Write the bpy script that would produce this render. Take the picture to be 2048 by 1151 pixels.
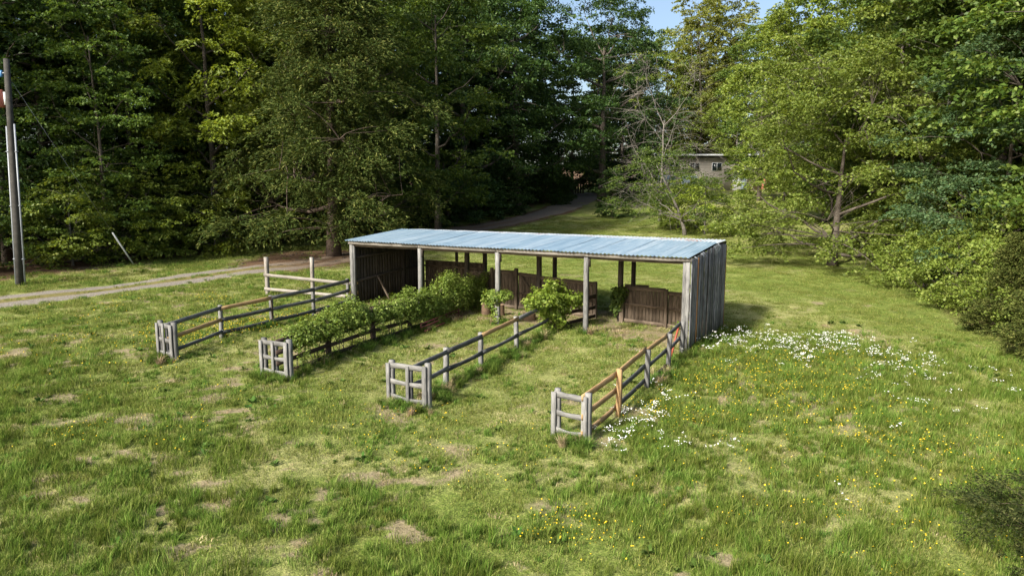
import bpy, math
import numpy as np
from mathutils import Vector, Matrix

for o in list(bpy.data.objects): bpy.data.objects.remove(o)
SC = bpy.context.scene
COL = SC.collection
R = math.radians

# ------------------------------------------------------------------ camera
cam = bpy.data.cameras.new('camera'); cam_ob = bpy.data.objects.new('camera', cam); COL.objects.link(cam_ob)
cam_ob.location = (20.5, -22.29, 5.04)
cam_ob.rotation_euler = (math.pi/2 - 0.1418, 0, 0.513)
cam.lens = 24.0; cam.sensor_width = 36.0; cam.clip_end = 2000; cam.clip_start = .05
SC.camera = cam_ob
# ------------------------------------------------------------------ sky, sun, exposure
SUN_AZ, SUN_EL = R(194), R(34.8)
wd = bpy.data.worlds.new('World'); SC.world = wd; wd.use_nodes = True
nt = wd.node_tree; nt.nodes.clear()
sky = nt.nodes.new('ShaderNodeTexSky'); sky.sky_type = 'NISHITA'; sky.sun_disc = False
sky.sun_elevation = SUN_EL; sky.sun_rotation = SUN_AZ; sky.dust_density = 3.5; sky.air_density = 1.0
bg = nt.nodes.new('ShaderNodeBackground'); bg.inputs[1].default_value = 0.10
wo = nt.nodes.new('ShaderNodeOutputWorld')
nt.links.new(sky.outputs[0], bg.inputs[0]); nt.links.new(bg.outputs[0], wo.inputs[0])
sl = bpy.data.lights.new('sun', 'SUN'); sl.energy = 4.2; sl.angle = R(5.5); sl.color = (1, .95, .85)
so = bpy.data.objects.new('sun', sl); COL.objects.link(so)
sd = Vector((-math.sin(SUN_AZ)*math.cos(SUN_EL), -math.cos(SUN_AZ)*math.cos(SUN_EL), -math.sin(SUN_EL)))
so.rotation_euler = sd.to_track_quat('-Z', 'Y').to_euler(); so.location = (-30, -40, 40)
SC.view_settings.view_transform = 'Standard'; SC.view_settings.look = 'None'
SC.view_settings.exposure = 1.2; SC.view_settings.gamma = 1.0
SC.render.engine = 'CYCLES'
SC.cycles.max_bounces = 5; SC.cycles.diffuse_bounces = 3; SC.cycles.glossy_bounces = 2; SC.cycles.transmission_bounces = 3

# ------------------------------------------------------------------ helpers
rng = np.random.default_rng(7)
WM = {}
def tag(o, label=None, cat=None, group=None, kind=None):
    if label: o['label'] = label
    if cat: o['category'] = cat
    if group: o['group'] = group
    if kind: o['kind'] = kind
    return o
def thing(name, loc, label, cat, group=None):
    o = bpy.data.objects.new(name, None); COL.objects.link(o); o.location = loc
    o.empty_display_size = .2
    WM[o] = Matrix.Translation(Vector(loc)); tag(o, label, cat, group); return o
def link(name, me, parent=None, M=None):
    o = bpy.data.objects.new(name, me); COL.objects.link(o)
    M = M or Matrix.Identity(4); WM[o] = M
    if parent is not None:
        o.parent = parent; o.matrix_basis = WM[parent].inverted() @ M
    else: o.matrix_basis = M
    return o
def mesh_np(name, V, F, mat=None, smooth=False, mats=None, mi=None):
    """V (n,3); F list of arrays (k,m) of equal-length polygons"""
    me = bpy.data.meshes.new(name)
    V = np.asarray(V, np.float32)
    Fs = F if isinstance(F, list) else [F]
    tot = np.concatenate([np.full(len(f), f.shape[1], np.int32) for f in Fs])
    lv = np.concatenate([np.asarray(f, np.int32).ravel() for f in Fs])
    me.vertices.add(len(V)); me.vertices.foreach_set('co', V.ravel())
    me.loops.add(len(lv)); me.loops.foreach_set('vertex_index', lv)
    me.polygons.add(len(tot))
    st = np.zeros(len(tot), np.int32); st[1:] = np.cumsum(tot)[:-1]
    me.polygons.foreach_set('loop_start', st)
    me.polygons.foreach_set('loop_total', tot)
    for m in (mats or ([mat] if mat else [])): me.materials.append(m)
    if mi is not None: me.polygons.foreach_set('material_index', np.asarray(mi, np.int32))
    me.update(calc_edges=True)
    if smooth: me.polygons.foreach_set('use_smooth', np.ones(len(tot), bool))
    return me
class MB:
    def __init__(s): s.v = []; s.q = []; s.t = []; s.n = 0
    def add(s, V, Q=None, T=None):
        V = np.asarray(V, float); 
        if Q is not None: s.q.append(np.asarray(Q)+s.n)
        if T is not None: s.t.append(np.asarray(T)+s.n)
        s.v.append(V); s.n += len(V)
    def box(s, lo, hi):
        a, b = lo, hi
        V = [(x, y, z) for x in (a[0], b[0]) for y in (a[1], b[1]) for z in (a[2], b[2])]
        s.add(V, [(0,1,3,2),(4,6,7,5),(0,4,5,1),(2,3,7,6),(0,2,6,4),(1,5,7,3)])
    def tube(s, P, Rr, n=6, cap=True):
        P = np.asarray(P, float); Rr = np.broadcast_to(np.asarray(Rr, float), (len(P),))
        T = np.gradient(P, axis=0); T /= np.linalg.norm(T, axis=1)[:, None]+1e-9
        ref = np.array([0, 0, 1.]) if abs(T[0][2]) < .9 else np.array([1., 0, 0])
        A = np.cross(T, ref); A /= np.linalg.norm(A, axis=1)[:, None]+1e-9
        B = np.cross(T, A)
        th = np.arange(n)*2*np.pi/n
        V = (P[:, None]+Rr[:, None, None]*(np.cos(th)[None, :, None]*A[:, None]+np.sin(th)[None, :, None]*B[:, None])).reshape(-1, 3)
        k = len(P); i = np.arange(k-1)[:, None]*n; j = np.arange(n)[None]; j2 = (j+1) % n
        Q = np.stack([i+j, i+j2, i+n+j2, i+n+j], -1).reshape(-1, 4)
        if cap:
            V = np.vstack([V, P[0], P[-1]]); c0, c1 = k*n, k*n+1; jj = np.arange(n); jn = (jj+1) % n
            T_ = np.vstack([np.stack([np.full(n, c0), jn, jj], 1), np.stack([np.full(n, c1), (k-1)*n+jj, (k-1)*n+jn], 1)])
            s.add(V, Q, T_)
        else: s.add(V, Q)
    def mesh(s, name, mat, smooth=False):
        F = []
        if s.q: F.append(np.vstack(s.q))
        if s.t: F.append(np.vstack(s.t))
        return mesh_np(name, np.vstack(s.v), F, mat, smooth)

# value noise
_lat = np.random.default_rng(3).random((256, 256))
def vnoise(x, y):
    xi = np.floor(x).astype(int); yi = np.floor(y).astype(int); fx = x-xi; fy = y-yi
    fx = fx*fx*(3-2*fx); fy = fy*fy*(3-2*fy)
    g = lambda a, b: _lat[a % 256, b % 256]
    return (g(xi, yi)*(1-fx)+g(xi+1, yi)*fx)*(1-fy)+(g(xi, yi+1)*(1-fx)+g(xi+1, yi+1)*fx)*fy
def fbm(x, y, s=1., o=3, off=0.):
    t = 0; a = .5; n = 0
    for k in range(o):
        t = t+a*vnoise(x*s+17.3*k+off, y*s+9.1*k+off*1.7); n += a; a *= .55; s *= 2.1
    return t/n
def smooth(e0, e1, x):
    t = np.clip((x-e0)/(e1-e0), 0, 1); return t*t*(3-2*t)

# ------------------------------------------------------------------ terrain height
def H(x, y):
    x = np.asarray(x, float); y = np.asarray(y, float)
    z = -.024*np.clip(x, -150, 150)+.027*np.clip(y, -100, 200)
    t = np.clip(-.3*x+.95*y-22, 0, 160)
    z = z+1.9*(t/75)**1.4
    z = z+.15*np.exp(-((x-7.4)**2+(y-.2)**2)/3.)+.12*np.exp(-((x-11)**2+(y-.2)**2)/3.)-.12*np.exp(-((x-15)**2+(y-5)**2)/8)
    z = z+.035*np.sin(.55*x+.3*y+1)+.03*np.sin(-.4*x+.72*y)+.02*np.sin(1.3*x+.9*y)
    return z
def hz(x, y): return float(H(x, y))
DRV = np.array([(-16.5,-16),(-14.6,-9.5),(-13.4,-4.5),(-12.9,-1),(-12.5,2.6),(-12.0,5.6),(-11.7,9.7),(-12.4,18),(-15.0,29.4),(-15.0,38.2),(-16.5,53),(-18.8,63),(-22,75),(-27,86)], float)
def catmull(P, n):
    P = np.vstack([2*P[0]-P[1], P, 2*P[-1]-P[-2]]); out = []
    for i in range(1, len(P)-2):
        t = np.linspace(0, 1, n, endpoint=False)[:, None]
        a, b, c, d = P[i-1], P[i], P[i+1], P[i+2]
        out.append(.5*((2*b)+(-a+c)*t+(2*a-5*b+4*c-d)*t*t+(-a+3*b-3*c+d)*t**3))
    return np.vstack(out+[P[-2][None]])
DRC = catmull(DRV, 8)
def dist_line(x, y, L):
    x = np.asarray(x, float); y = np.asarray(y, float); best = np.full(x.shape, 1e9)
    for a, b in zip(L[:-1], L[1:]):
        d = b-a; t = np.clip(((x-a[0])*d[0]+(y-a[1])*d[1])/(d@d), 0, 1)
        best = np.minimum(best, np.hypot(x-a[0]-t*d[0], y-a[1]-t*d[1]))
    return best
FEDGE = np.array([(-24,-40),(-21.5,-14),(-20.4,-4.5),(-20.6,-2),(-20.2,.3),(-21.2,4.3),(-22,8.5),(-22.5,13),(-22,20),(-20.7,33),(-20.5,42),(-22.3,57),(-25.5,75),(-34,95)], float)
REDGE = np.array([(28,-40),(25.3,-12),(24.5,-3),(24.4,4),(23.6,8),(22.6,13),(22,17),(21.2,22),(21.5,30),(21,45),(18,70),(14,100)], float)
def edge_x(y, E): return np.interp(y, E[:, 1], E[:, 0])

# ------------------------------------------------------------------ node material helpers
def new_mat(name):
    m = bpy.data.materials.new(name); m.use_nodes = True; n = m.node_tree; n.nodes.clear()
    out = n.nodes.new('ShaderNodeOutputMaterial'); return m, n, out
def N(n, t, **k):
    x = n.nodes.new(t)
    for a, b in k.items():
        if a.startswith('i_'): x.inputs[a[2:].replace('_', ' ')].default_value = b
        elif a.startswith('n_'): x.inputs[int(a[2:])].default_value = b
        else: setattr(x, a, b)
    return x
def ramp(n, stops):
    r = n.nodes.new('ShaderNodeValToRGB'); e = r.color_ramp.elements
    while len(e) < len(stops): e.new(.5)
    for q, (p, c) in zip(e, stops): q.position = p; q.color = (*c, 1)
    return r
def mixc(n, a, b, f, mode='MIX'):
    x = n.nodes.new('ShaderNodeMix'); x.data_type = 'RGBA'; x.blend_type = mode
    for s, v in ((6, a), (7, b), (0, f)):
        if hasattr(v, 'links'): n.links.new(v, x.inputs[s])
        elif s == 0: x.inputs[0].default_value = v
        else: x.inputs[s].default_value = (*v, 1)
    return x.outputs[2]
def mth(n, op, a, b=None):
    x = n.nodes.new('ShaderNodeMath'); x.operation = op
    for i, v in enumerate((a, b)):
        if v is None: continue
        if hasattr(v, 'links'): n.links.new(v, x.inputs[i])
        else: x.inputs[i].default_value = v
    return x.outputs[0]
def noise(n, vec, scale, detail=4, rough=.6):
    x = N(n, 'ShaderNodeTexNoise', i_Scale=scale, i_Detail=detail, i_Roughness=rough)
    n.links.new(vec, x.inputs['Vector']); return x.outputs['Fac']
def mapping(n, vec, scale):
    x = n.nodes.new('ShaderNodeMapping'); x.inputs['Scale'].default_value = scale; n.links.new(vec, x.inputs['Vector']); return x.outputs[0]
def bsdf(n, out, col, rough=.8, spec=.3, metal=0., bump=None, bstr=.3, bdist=.02):
    p = n.nodes.new('ShaderNodeBsdfPrincipled')
    if hasattr(col, 'links'): n.links.new(col, p.inputs['Base Color'])
    else: p.inputs['Base Color'].default_value = (*col, 1)
    if hasattr(rough, 'links'): n.links.new(rough, p.inputs['Roughness'])
    else: p.inputs['Roughness'].default_value = rough
    p.inputs['Specular IOR Level'].default_value = spec; p.inputs['Metallic'].default_value = metal
    if bump is not None:
        b = N(n, 'ShaderNodeBump', i_Strength=bstr, i_Distance=bdist); n.links.new(bump, b.inputs['Height']); n.links.new(b.outputs[0], p.inputs['Normal'])
    n.links.new(p.outputs[0], out.inputs[0]); return p
def wood(name, dark, mid, light, var=.25, streak=9., bstr=.5):
    m, n, out = new_mat(name)
    tc = n.nodes.new('ShaderNodeTexCoord'); oi = n.nodes.new('ShaderNodeObjectInfo')
    add = n.nodes.new('ShaderNodeVectorMath'); add.operation = 'ADD'
    sc = n.nodes.new('ShaderNodeVectorMath'); sc.operation = 'SCALE'; sc.inputs[3].default_value = 37.
    cmb = n.nodes.new('ShaderNodeCombineXYZ'); n.links.new(oi.outputs['Random'], cmb.inputs[0]); n.links.new(oi.outputs['Random'], cmb.inputs[1])
    n.links.new(cmb.outputs[0], sc.inputs[0]); n.links.new(tc.outputs['Object'], add.inputs[0]); n.links.new(sc.outputs[0], add.inputs[1])
    g = noise(n, mapping(n, add.outputs[0], (1.1, streak*2.2, streak*2.2)), 3.2, 6, .65)
    b = noise(n, mapping(n, add.outputs[0], (1.5, 3, 3)), 1.3, 3)
    f = mth(n, 'ADD', mth(n, 'MULTIPLY', g, .75), mth(n, 'MULTIPLY', b, .35))
    r = ramp(n, [(.36, dark), (.55, mid), (.74, light)]); n.links.new(f, r.inputs[0])
    v = mth(n, 'ADD', mth(n, 'MULTIPLY', oi.outputs['Random'], var*2), 1-var)
    hs = N(n, 'ShaderNodeHueSaturation'); n.links.new(v, hs.inputs['Value']); n.links.new(r.outputs[0], hs.inputs['Color'])
    bsdf(n, out, hs.outputs[0], .85, .2, bump=g, bstr=bstr, bdist=.01)
    return m
def plain(name, col, rough=.7, spec=.3, metal=0., nscale=6., amt=.25):
    m, n, out = new_mat(name); tc = n.nodes.new('ShaderNodeTexCoord')
    g = noise(n, tc.outputs['Object'], nscale, 5)
    d = tuple(c*(1-amt) for c in col); l = tuple(min(1, c*(1+amt)) for c in col)
    bsdf(n, out, mixc(n, d, l, g), rough, spec, metal, bump=g, bstr=.15); return m
def leafmat(name, c1, c2, trans=.32, var=.18, rough=.5, c3=None):
    m, n, out = new_mat(name)
    geo = n.nodes.new('ShaderNodeNewGeometry'); oi = n.nodes.new('ShaderNodeObjectInfo')
    stops = [(0., c1), (.75, c2)]
    if c3: stops.append((1., c3))
    r = ramp(n, stops); n.links.new(geo.outputs['Random Per Island'], r.inputs[0])
    v = mth(n, 'ADD', mth(n, 'MULTIPLY', oi.outputs['Random'], var*2), 1-var)
    hs = N(n, 'ShaderNodeHueSaturation'); n.links.new(v, hs.inputs['Value']); n.links.new(r.outputs[0], hs.inputs['Color'])
    p = n.nodes.new('ShaderNodeBsdfPrincipled'); p.inputs['Roughness'].default_value = rough; p.inputs['Specular IOR Level'].default_value = .25 if rough < .65 else .08
    n.links.new(hs.outputs[0], p.inputs['Base Color'])
    t = n.nodes.new('ShaderNodeBsdfTranslucent')
    tcol = mixc(n, hs.outputs[0], (1.25, 1.15, .45), 1., 'MULTIPLY'); n.links.new(tcol, t.inputs[0])
    mx = n.nodes.new('ShaderNodeMixShader'); mx.inputs[0].default_value = trans
    n.links.new(p.outputs[0], mx.inputs[1]); n.links.new(t.outputs[0], mx.inputs[2]); n.links.new(mx.outputs[0], out.inputs[0])
    return m
M_gray = wood('weathered_gray_wood', (.050,.050,.048), (.155,.153,.146), (.275,.27,.255), .22)
M_rail = wood('dark_weathered_rail', (.036,.036,.036), (.096,.096,.096), (.192,.192,.188), .3)
M_pine = wood('fresh_pine', (.22,.135,.062), (.33,.215,.105), (.42,.30,.165), .12, 5)
M_brown = wood('brown_shed_board', (.035,.026,.019), (.105,.080,.058), (.20,.158,.118), .28)
M_bfence = wood('dark_brown_rail', (.02,.014,.011), (.055,.038,.03), (.11,.08,.065), .25)
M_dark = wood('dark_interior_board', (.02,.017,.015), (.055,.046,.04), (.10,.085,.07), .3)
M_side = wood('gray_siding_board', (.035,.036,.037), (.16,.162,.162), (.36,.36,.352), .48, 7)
M_rust = wood('orange_batten', (.18,.085,.03), (.36,.18,.065), (.48,.27,.11), .1)
M_bleach = wood('bleached_rail', (.114,.099,.083), (.217,.197,.171), (.311,.290,.259), .15)
M_pole = wood('pole_wood', (.018,.017,.015), (.042,.04,.036), (.08,.076,.068), .1)
M_bark = wood('bark', (.03,.025,.02), (.08,.066,.053), (.15,.13,.105), .25, 3, .8)
M_barkl = wood('pale_bark', (.060,.052,.045), (.125,.113,.098), (.210,.195,.175), .2, 3)
M_barkh = wood('grey_brown_bark', (.035,.028,.022), (.085,.07,.056), (.15,.13,.11), .2, 3)
M_dead = wood('bare_deadwood', (.09,.078,.066), (.19,.17,.15), (.31,.285,.255), .15, 3)
M_barkr = wood('cedar_bark', (.03,.022,.017), (.085,.063,.048), (.16,.125,.10), .15, 4)
M_log = wood('cut_log_bark', (.055,.038,.025), (.145,.095,.06), (.25,.175,.115), .2, 4)
M_logc = plain('cut_log_end', (.30,.21,.13), .8, nscale=18)
M_pipe = plain('grey_conduit', (.25,.27,.30), .45, .5)
M_white = plain('white_paint', (.66,.68,.68), .6)
M_red = plain('red_paint', (.24,.055,.03), .6)
M_maroon = plain('maroon_steel', (.11,.032,.028), .6, nscale=12)
M_black = plain('black_rubber', (.012,.012,.013), .6)
M_blue = plain('blue_insulator', (.05,.16,.34), .3, .5)
M_plastic = plain('torn_plastic', (.55,.57,.58), .5)
M_ironrust = plain('rust', (.25,.10,.05), .8, nscale=14)

# ------------------------------------------------------------------ terrain
def zone(x, y):
    """bare soil, forest litter with painted shade by the cedar, dryness"""
    n1 = fbm(x, y, .55, 4); n2 = fbm(x, y, 1.6, 3, 5.)
    bare = np.zeros(np.shape(x))
    for bx, by, br, s in ((15.3,-11.5,.9,.9),(10.0,-9.3,1.3,.9),(7.5,-12.4,1.6,.7),(14.9,-8.4,1.0,.9),(15.1,-6.6,1.0,.8),(19.4,6.0,1.4,.9),(20.5,4.6,1.0,.9),(5.6,-9.3,1.1,.8),(12.3,-10.3,1.6,.7),(3.4,-13.7,1.3,.8),(7.2,-13.6,1.2,.8),(6.6,-3.2,1.9,.7),(9.8,1.6,1.5,.9),(6.6,1.9,1.3,1.),(11.9,2.6,1.2,.6),(15.2,-1.7,.7,.7),(12.3,-9.2,1.1,.6),(14.2,-14.0,1.1,.5),(4.9,-5,.7,.6),(5,-2,.7,.7),(5,1,.8,.8),(10.1,-4,.5,.5),(15.0,-4.5,.6,.7),(20.5,-1.0,.7,.6),(22.4,3.0,1.2,.5),(18,-6.8,.9,.5),(2.4,-11,1.4,.5),(9.3,-13.5,1.2,.5),(15.6,6.2,1.,.6),(-3,30,3,.5),(3,24,3,.4),(9,20,2.5,.35)):
        bare = np.maximum(bare, s*np.exp(-((x-bx)**2+(y-by)**2)/(br*br)*.9))
    bare = .8*smooth(.3, 1.0, bare*.85+.7*(n1-.5)+.8*(n2-.5))
    bare = np.maximum(bare, .8*smooth(.62, .74, n1*.6+n2*.4)*smooth(26, 12, y))
    mot = smooth(.54, .66, fbm(x, y, 1.3, 3, 61.)*.55+fbm(x, y, 3.1, 2, 77.)*.45)*smooth(3, -1, y)*(.35+.65*smooth(.40, .62, fbm(x, y, .22, 2, 91.)))
    bare = np.maximum(bare, .95*mot)
    inshed = smooth(.0, .8, y)*smooth(5.4, 4.8, y)*smooth(-.3, .2, x)*smooth(14.9, 14.4, x)
    bare = np.maximum(bare, inshed*(.75+.5*(n2-.5)))
    dr = dist_line(x, y, DRC)
    fe = edge_x(y, FEDGE); re = edge_x(y, REDGE)
    lit = np.maximum(smooth(2.6, -1.5, x-fe+2.2*(n1-.5)), smooth(1.2, -1.2, re-x+1.5*(n1-.5))*.6)
    lit = np.maximum(lit, .9*smooth(6.2, 2.8, np.hypot(x+12.6, (y-10.5)*.75)+2.5*(n1-.5)))  # leaf litter round the cedar, enlarged so its brown paints in tree shade
    lit = np.maximum(lit, .8*smooth(3.4, 1.7, dr+1.2*(n1-.5))*smooth(3, 9, y))  # verge litter past the bend, also tree shade put into the colour
    lit = np.where((y > 62) & (x > -30), lit*smooth(66, 60, y)+0, lit)
    dry = smooth(.42, .66, fbm(x, y, .28, 4, 11.)*.7+.3*n2)
    pen_ = smooth(-9.6, -8.2, y)*smooth(5.5, 4.5, y)*smooth(.2, 1.2, x)*smooth(14.7, 13.9, x)
    dry = np.clip(np.maximum(dry, pen_*(.55+.9*(n1-.35))), 0, 1.3)
    return np.clip(bare, 0, 1), np.clip(lit, 0, 1), dry
xs = np.concatenate([[-700,-450,-300,-220,-170,-130,-100,-80,-65,-52],np.arange(-44,-24,1.),np.arange(-24,-8,.4),np.arange(-8,26,.2),np.arange(26,30,.4),np.arange(30,48,1.),[52,60,72,90,120,170,260,420,700]])
ys = np.concatenate([[-500,-300,-180,-110,-70,-50,-40,-32,-28],np.arange(-25,-19,.5),np.arange(-19,7,.2),np.arange(7,14,.4),np.arange(14,60,.8),np.arange(60,130,3.),[140,155,175,200,240,300,400,550,800]])
GX, GY = np.meshgrid(xs, ys, indexing='ij')
GV = np.stack([GX, GY, H(GX, GY)], -1).reshape(-1, 3)
nx, ny = GX.shape; ii = (np.arange(nx-1)[:, None]*ny+np.arange(ny-1)[None]).ravel()
GQ = np.stack([ii, ii+ny, ii+ny+1, ii+1], 1)
M_ground, n, out = new_mat('meadow_ground')
geo = n.nodes.new('ShaderNodeNewGeometry'); at = N(n, 'ShaderNodeAttribute', attribute_name='zone')
sep = n.nodes.new('ShaderNodeSeparateColor'); n.links.new(at.outputs['Color'], sep.inputs[0])
pv = geo.outputs['Position']
nA = noise(n, pv, .9, 5, .65); nB = noise(n, pv, 7., 4, .7); nC = noise(n, pv, 30., 4, .75); nD = noise(n, pv, .22, 4, .6)
r1 = ramp(n, [(.34, (.058,.092,.019)), (.5, (.135,.176,.037)), (.66, (.255,.272,.085))]); n.links.new(mth(n, 'ADD', mth(n, 'MULTIPLY', nA, .5), mth(n, 'MULTIPLY', nB, .5)), r1.inputs[0])
dryc = mixc(n, r1.outputs[0], (.40,.36,.17), mth(n, 'MULTIPLY', sep.outputs[2], mth(n, 'MULTIPLY', nB, .95)))
fine = ramp(n, [(.35, (.25,.28,.25)), (.5, (.95,.95,.95)), (.65, (1.75,1.7,1.6))]); n.links.new(nC, fine.inputs[0])
gcol = mixc(n, dryc, fine.outputs[0], .8, 'MULTIPLY')
soil = ramp(n, [(.3, (.14,.115,.06)), (.55, (.27,.225,.135)), (.75, (.40,.34,.22))]); n.links.new(mth(n, 'ADD', mth(n, 'MULTIPLY', nB, .5), mth(n, 'MULTIPLY', nC, .5)), soil.inputs[0])
bf = N(n, 'ShaderNodeMapRange', n_1=.35, n_2=.62, clamp=True); n.links.new(mth(n, 'ADD', mth(n, 'MULTIPLY', sep.outputs[0], .75), mth(n, 'MULTIPLY', nB, .28)), bf.inputs[0])
gcol = mixc(n, gcol, soil.outputs[0], bf.outputs[0])
litter_shade_col = ramp(n, [(.35, (.05,.034,.02)), (.52, (.13,.082,.05)), (.7, (.24,.16,.10))]); n.links.new(mth(n, 'ADD', mth(n, 'MULTIPLY', nB, .45), mth(n, 'MULTIPLY', nC, .55)), litter_shade_col.inputs[0])
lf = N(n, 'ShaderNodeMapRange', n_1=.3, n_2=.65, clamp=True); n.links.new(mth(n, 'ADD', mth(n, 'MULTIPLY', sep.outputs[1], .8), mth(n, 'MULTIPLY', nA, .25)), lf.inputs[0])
gcol = mixc(n, gcol, litter_shade_col.outputs[0], lf.outputs[0])
hb = mth(n, 'ADD', mth(n, 'MULTIPLY', nB, 1.), mth(n, 'MULTIPLY', nC, .5))
bsdf(n, out, gcol, .95, .08, bump=hb, bstr=.9, bdist=.06)
gme = mesh_np('ground', GV, GQ, M_ground, True)
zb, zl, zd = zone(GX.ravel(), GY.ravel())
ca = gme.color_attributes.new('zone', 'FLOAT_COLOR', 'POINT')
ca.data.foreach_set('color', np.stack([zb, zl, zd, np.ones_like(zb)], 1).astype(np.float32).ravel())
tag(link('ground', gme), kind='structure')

# driveway : two gravel wheel tracks with a grassy middle, one strip
M_drive, n, out = new_mat('gravel_driveway')
geo = n.nodes.new('ShaderNodeNewGeometry'); at = N(n, 'ShaderNodeAttribute', attribute_name='track'); sep = n.nodes.new('ShaderNodeSeparateColor'); n.links.new(at.outputs['Color'], sep.inputs[0])
pv = geo.outputs['Position']; nB = noise(n, pv, 5., 4, .7); vo = N(n, 'ShaderNodeTexVoronoi', i_Scale=16.); n.links.new(pv, vo.inputs['Vector']); nC = noise(n, pv, 40., 3, .7)
gr = ramp(n, [(.25, (.085,.075,.062)), (.5, (.165,.146,.122)), (.75, (.26,.235,.20))]); n.links.new(mth(n, 'ADD', mth(n, 'MULTIPLY', nC, .6), mth(n, 'MULTIPLY', vo.outputs['Distance'], .6)), gr.inputs[0])
mid = ramp(n, [(.3, (.075,.07,.025)), (.5, (.16,.145,.05)), (.7, (.26,.20,.11))]); n.links.new(mth(n, 'ADD', mth(n, 'MULTIPLY', nC, .6), mth(n, 'MULTIPLY', nB, .4)), mid.inputs[0])
drive_litter_shade = ramp(n, [(.35, (.06,.04,.025)), (.55, (.16,.105,.065)), (.7, (.27,.19,.12))]); n.links.new(nC, drive_litter_shade.inputs[0])
tf = N(n, 'ShaderNodeMapRange', n_1=.42, n_2=.68, clamp=True); n.links.new(mth(n, 'ADD', mth(n, 'MULTIPLY', sep.outputs[0], .7), mth(n, 'MULTIPLY', nB, .4)), tf.inputs[0])
c = mixc(n, mixc(n, mid.outputs[0], drive_litter_shade.outputs[0], sep.outputs[1]), mixc(n, gr.outputs[0], drive_litter_shade.outputs[0], mth(n, 'MULTIPLY', sep.outputs[1], .7)), tf.outputs[0])
bsdf(n, out, c, .95, .1, bump=nC, bstr=.8, bdist=.03)
T = np.gradient(DRC, axis=0); T /= np.linalg.norm(T, axis=1)[:, None]; NN = np.stack([-T[:, 1], T[:, 0]], 1)
offs = np.array([-1.75,-1.35,-.95,-.6,-.3,0,.3,.6,.95,1.35,1.75])
wd_ = np.interp(DRC[:, 1], [-20, 40, 60, 86], [1, 1, 1.35, 1.9])
DV = []; TR = []
for k, (p, nn) in enumerate(zip(DRC, NN)):
    for o in offs:
        q = p+nn*o*wd_[k]*(1+.06*math.sin(k*1.7+o)); edge = abs(o) > 1.7
        DV.append((q[0], q[1], hz(*q)+(-.05 if edge else .022)))
        tr = 1. if .5 < abs(o) < 1.4 else (.12 if abs(o) < .5 else 0.)
        if p[1] > 38: tr = max(tr, min(1., .25+(p[1]-38)/14.)) if abs(o) < 1.5 else tr
        TR.append((tr, float(smooth(3., 9., p[1])*(1-.75*smooth(38., 55., p[1]))), 0, 1))  # second channel: litter brown, also painting tree shade onto the drive
m_ = len(offs); ii = (np.arange(len(DRC)-1)[:, None]*m_+np.arange(m_-1)[None]).ravel()
dme = mesh_np('driveway', DV, np.stack([ii, ii+m_, ii+m_+1, ii+1], 1), M_drive, True)
ca = dme.color_attributes.new('track', 'FLOAT_COLOR', 'POINT'); ca.data.foreach_set('color', np.array(TR, np.float32).ravel())
tag(link('driveway', dme), kind='structure')

# ------------------------------------------------------------------ boards
brng = np.random.default_rng(11)
def board(name, p0, p1, w, t, mat, parent, wdir=(0, 0, 1), segs=5, jit=.05, chew=0., sag=0., taper=None):
    p0 = Vector(p0); p1 = Vector(p1); L = (p1-p0).length; X = (p1-p0).normalized()
    W = Vector(wdir); W = (W-X*W.dot(X)).normalized(); Y = W.cross(X)
    M = Matrix(((X.x, Y.x, W.x, p0.x), (X.y, Y.y, W.y, p0.y), (X.z, Y.z, W.z, p0.z), (0, 0, 0, 1)))
    V = []
    for k in range(segs+1):
        f = k/segs; x = f*L
        c = chew*math.sin(math.pi*f)**1.5; s = -sag*4*f*(1-f)
        a = w/2*(1+brng.normal()*jit)-c; b = -w/2*(1+brng.normal()*jit)
        th = t/2*(1+brng.normal()*jit*.4); yj = brng.normal()*t*.05
        for yy, zz in ((-th, b), (th, b), (th, a), (-th, a)): V.append((x, yy+yj, zz+s))
    Q = []
    for k in range(segs):
        o = k*4
        for j in range(4): Q.append((o+j, o+4+j, o+4+(j+1) % 4, o+(j+1) % 4))
    Q += [(0, 1, 2, 3), (segs*4+3, segs*4+2, segs*4+1, segs*4)]
    return link(name, mesh_np(name, V, np.array(Q), mat), parent, M)
def post(name, x, y, top, s, mat, parent, lean=(0, 0), z0=None, s2=None):
    z = hz(x, y) if z0 is None else z0
    return board(name, (x, y, z-.35), (x+lean[0], y+lean[1], top), s, s2 or s, mat, parent, (1, 0, 0), segs=5, jit=.02)

# ------------------------------------------------------------------ the shed
B = 3.66
shed = thing('pole_shed', (7.3, 2.5, hz(7.3, 2.5)), 'long open-fronted pole shed with blue corrugated metal roof and weathered grey wood', 'shed')
XP = [0, B, 2*B, 3*B, 4*B]
def rz_front(x): return 2.92-.002*x        # eave height over the front
def rz_ridge(x): return 3.21-.006*x
def rz_rear(x): return 3.10
for i, x in enumerate(XP):
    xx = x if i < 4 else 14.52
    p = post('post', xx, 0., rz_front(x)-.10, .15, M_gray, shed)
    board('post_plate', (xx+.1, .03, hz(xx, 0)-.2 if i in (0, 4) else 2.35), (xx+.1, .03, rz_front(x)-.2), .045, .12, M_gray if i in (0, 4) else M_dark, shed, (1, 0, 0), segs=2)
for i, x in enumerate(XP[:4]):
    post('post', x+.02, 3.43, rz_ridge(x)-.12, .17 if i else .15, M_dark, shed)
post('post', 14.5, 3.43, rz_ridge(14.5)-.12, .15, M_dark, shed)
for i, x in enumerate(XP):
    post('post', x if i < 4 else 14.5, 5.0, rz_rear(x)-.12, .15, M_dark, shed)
board('post', (2.0, 5.1, -.3), (2.0, 5.1, 3.0), .11, .09, M_dark, shed, (1, 0, 0), segs=3)
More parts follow.
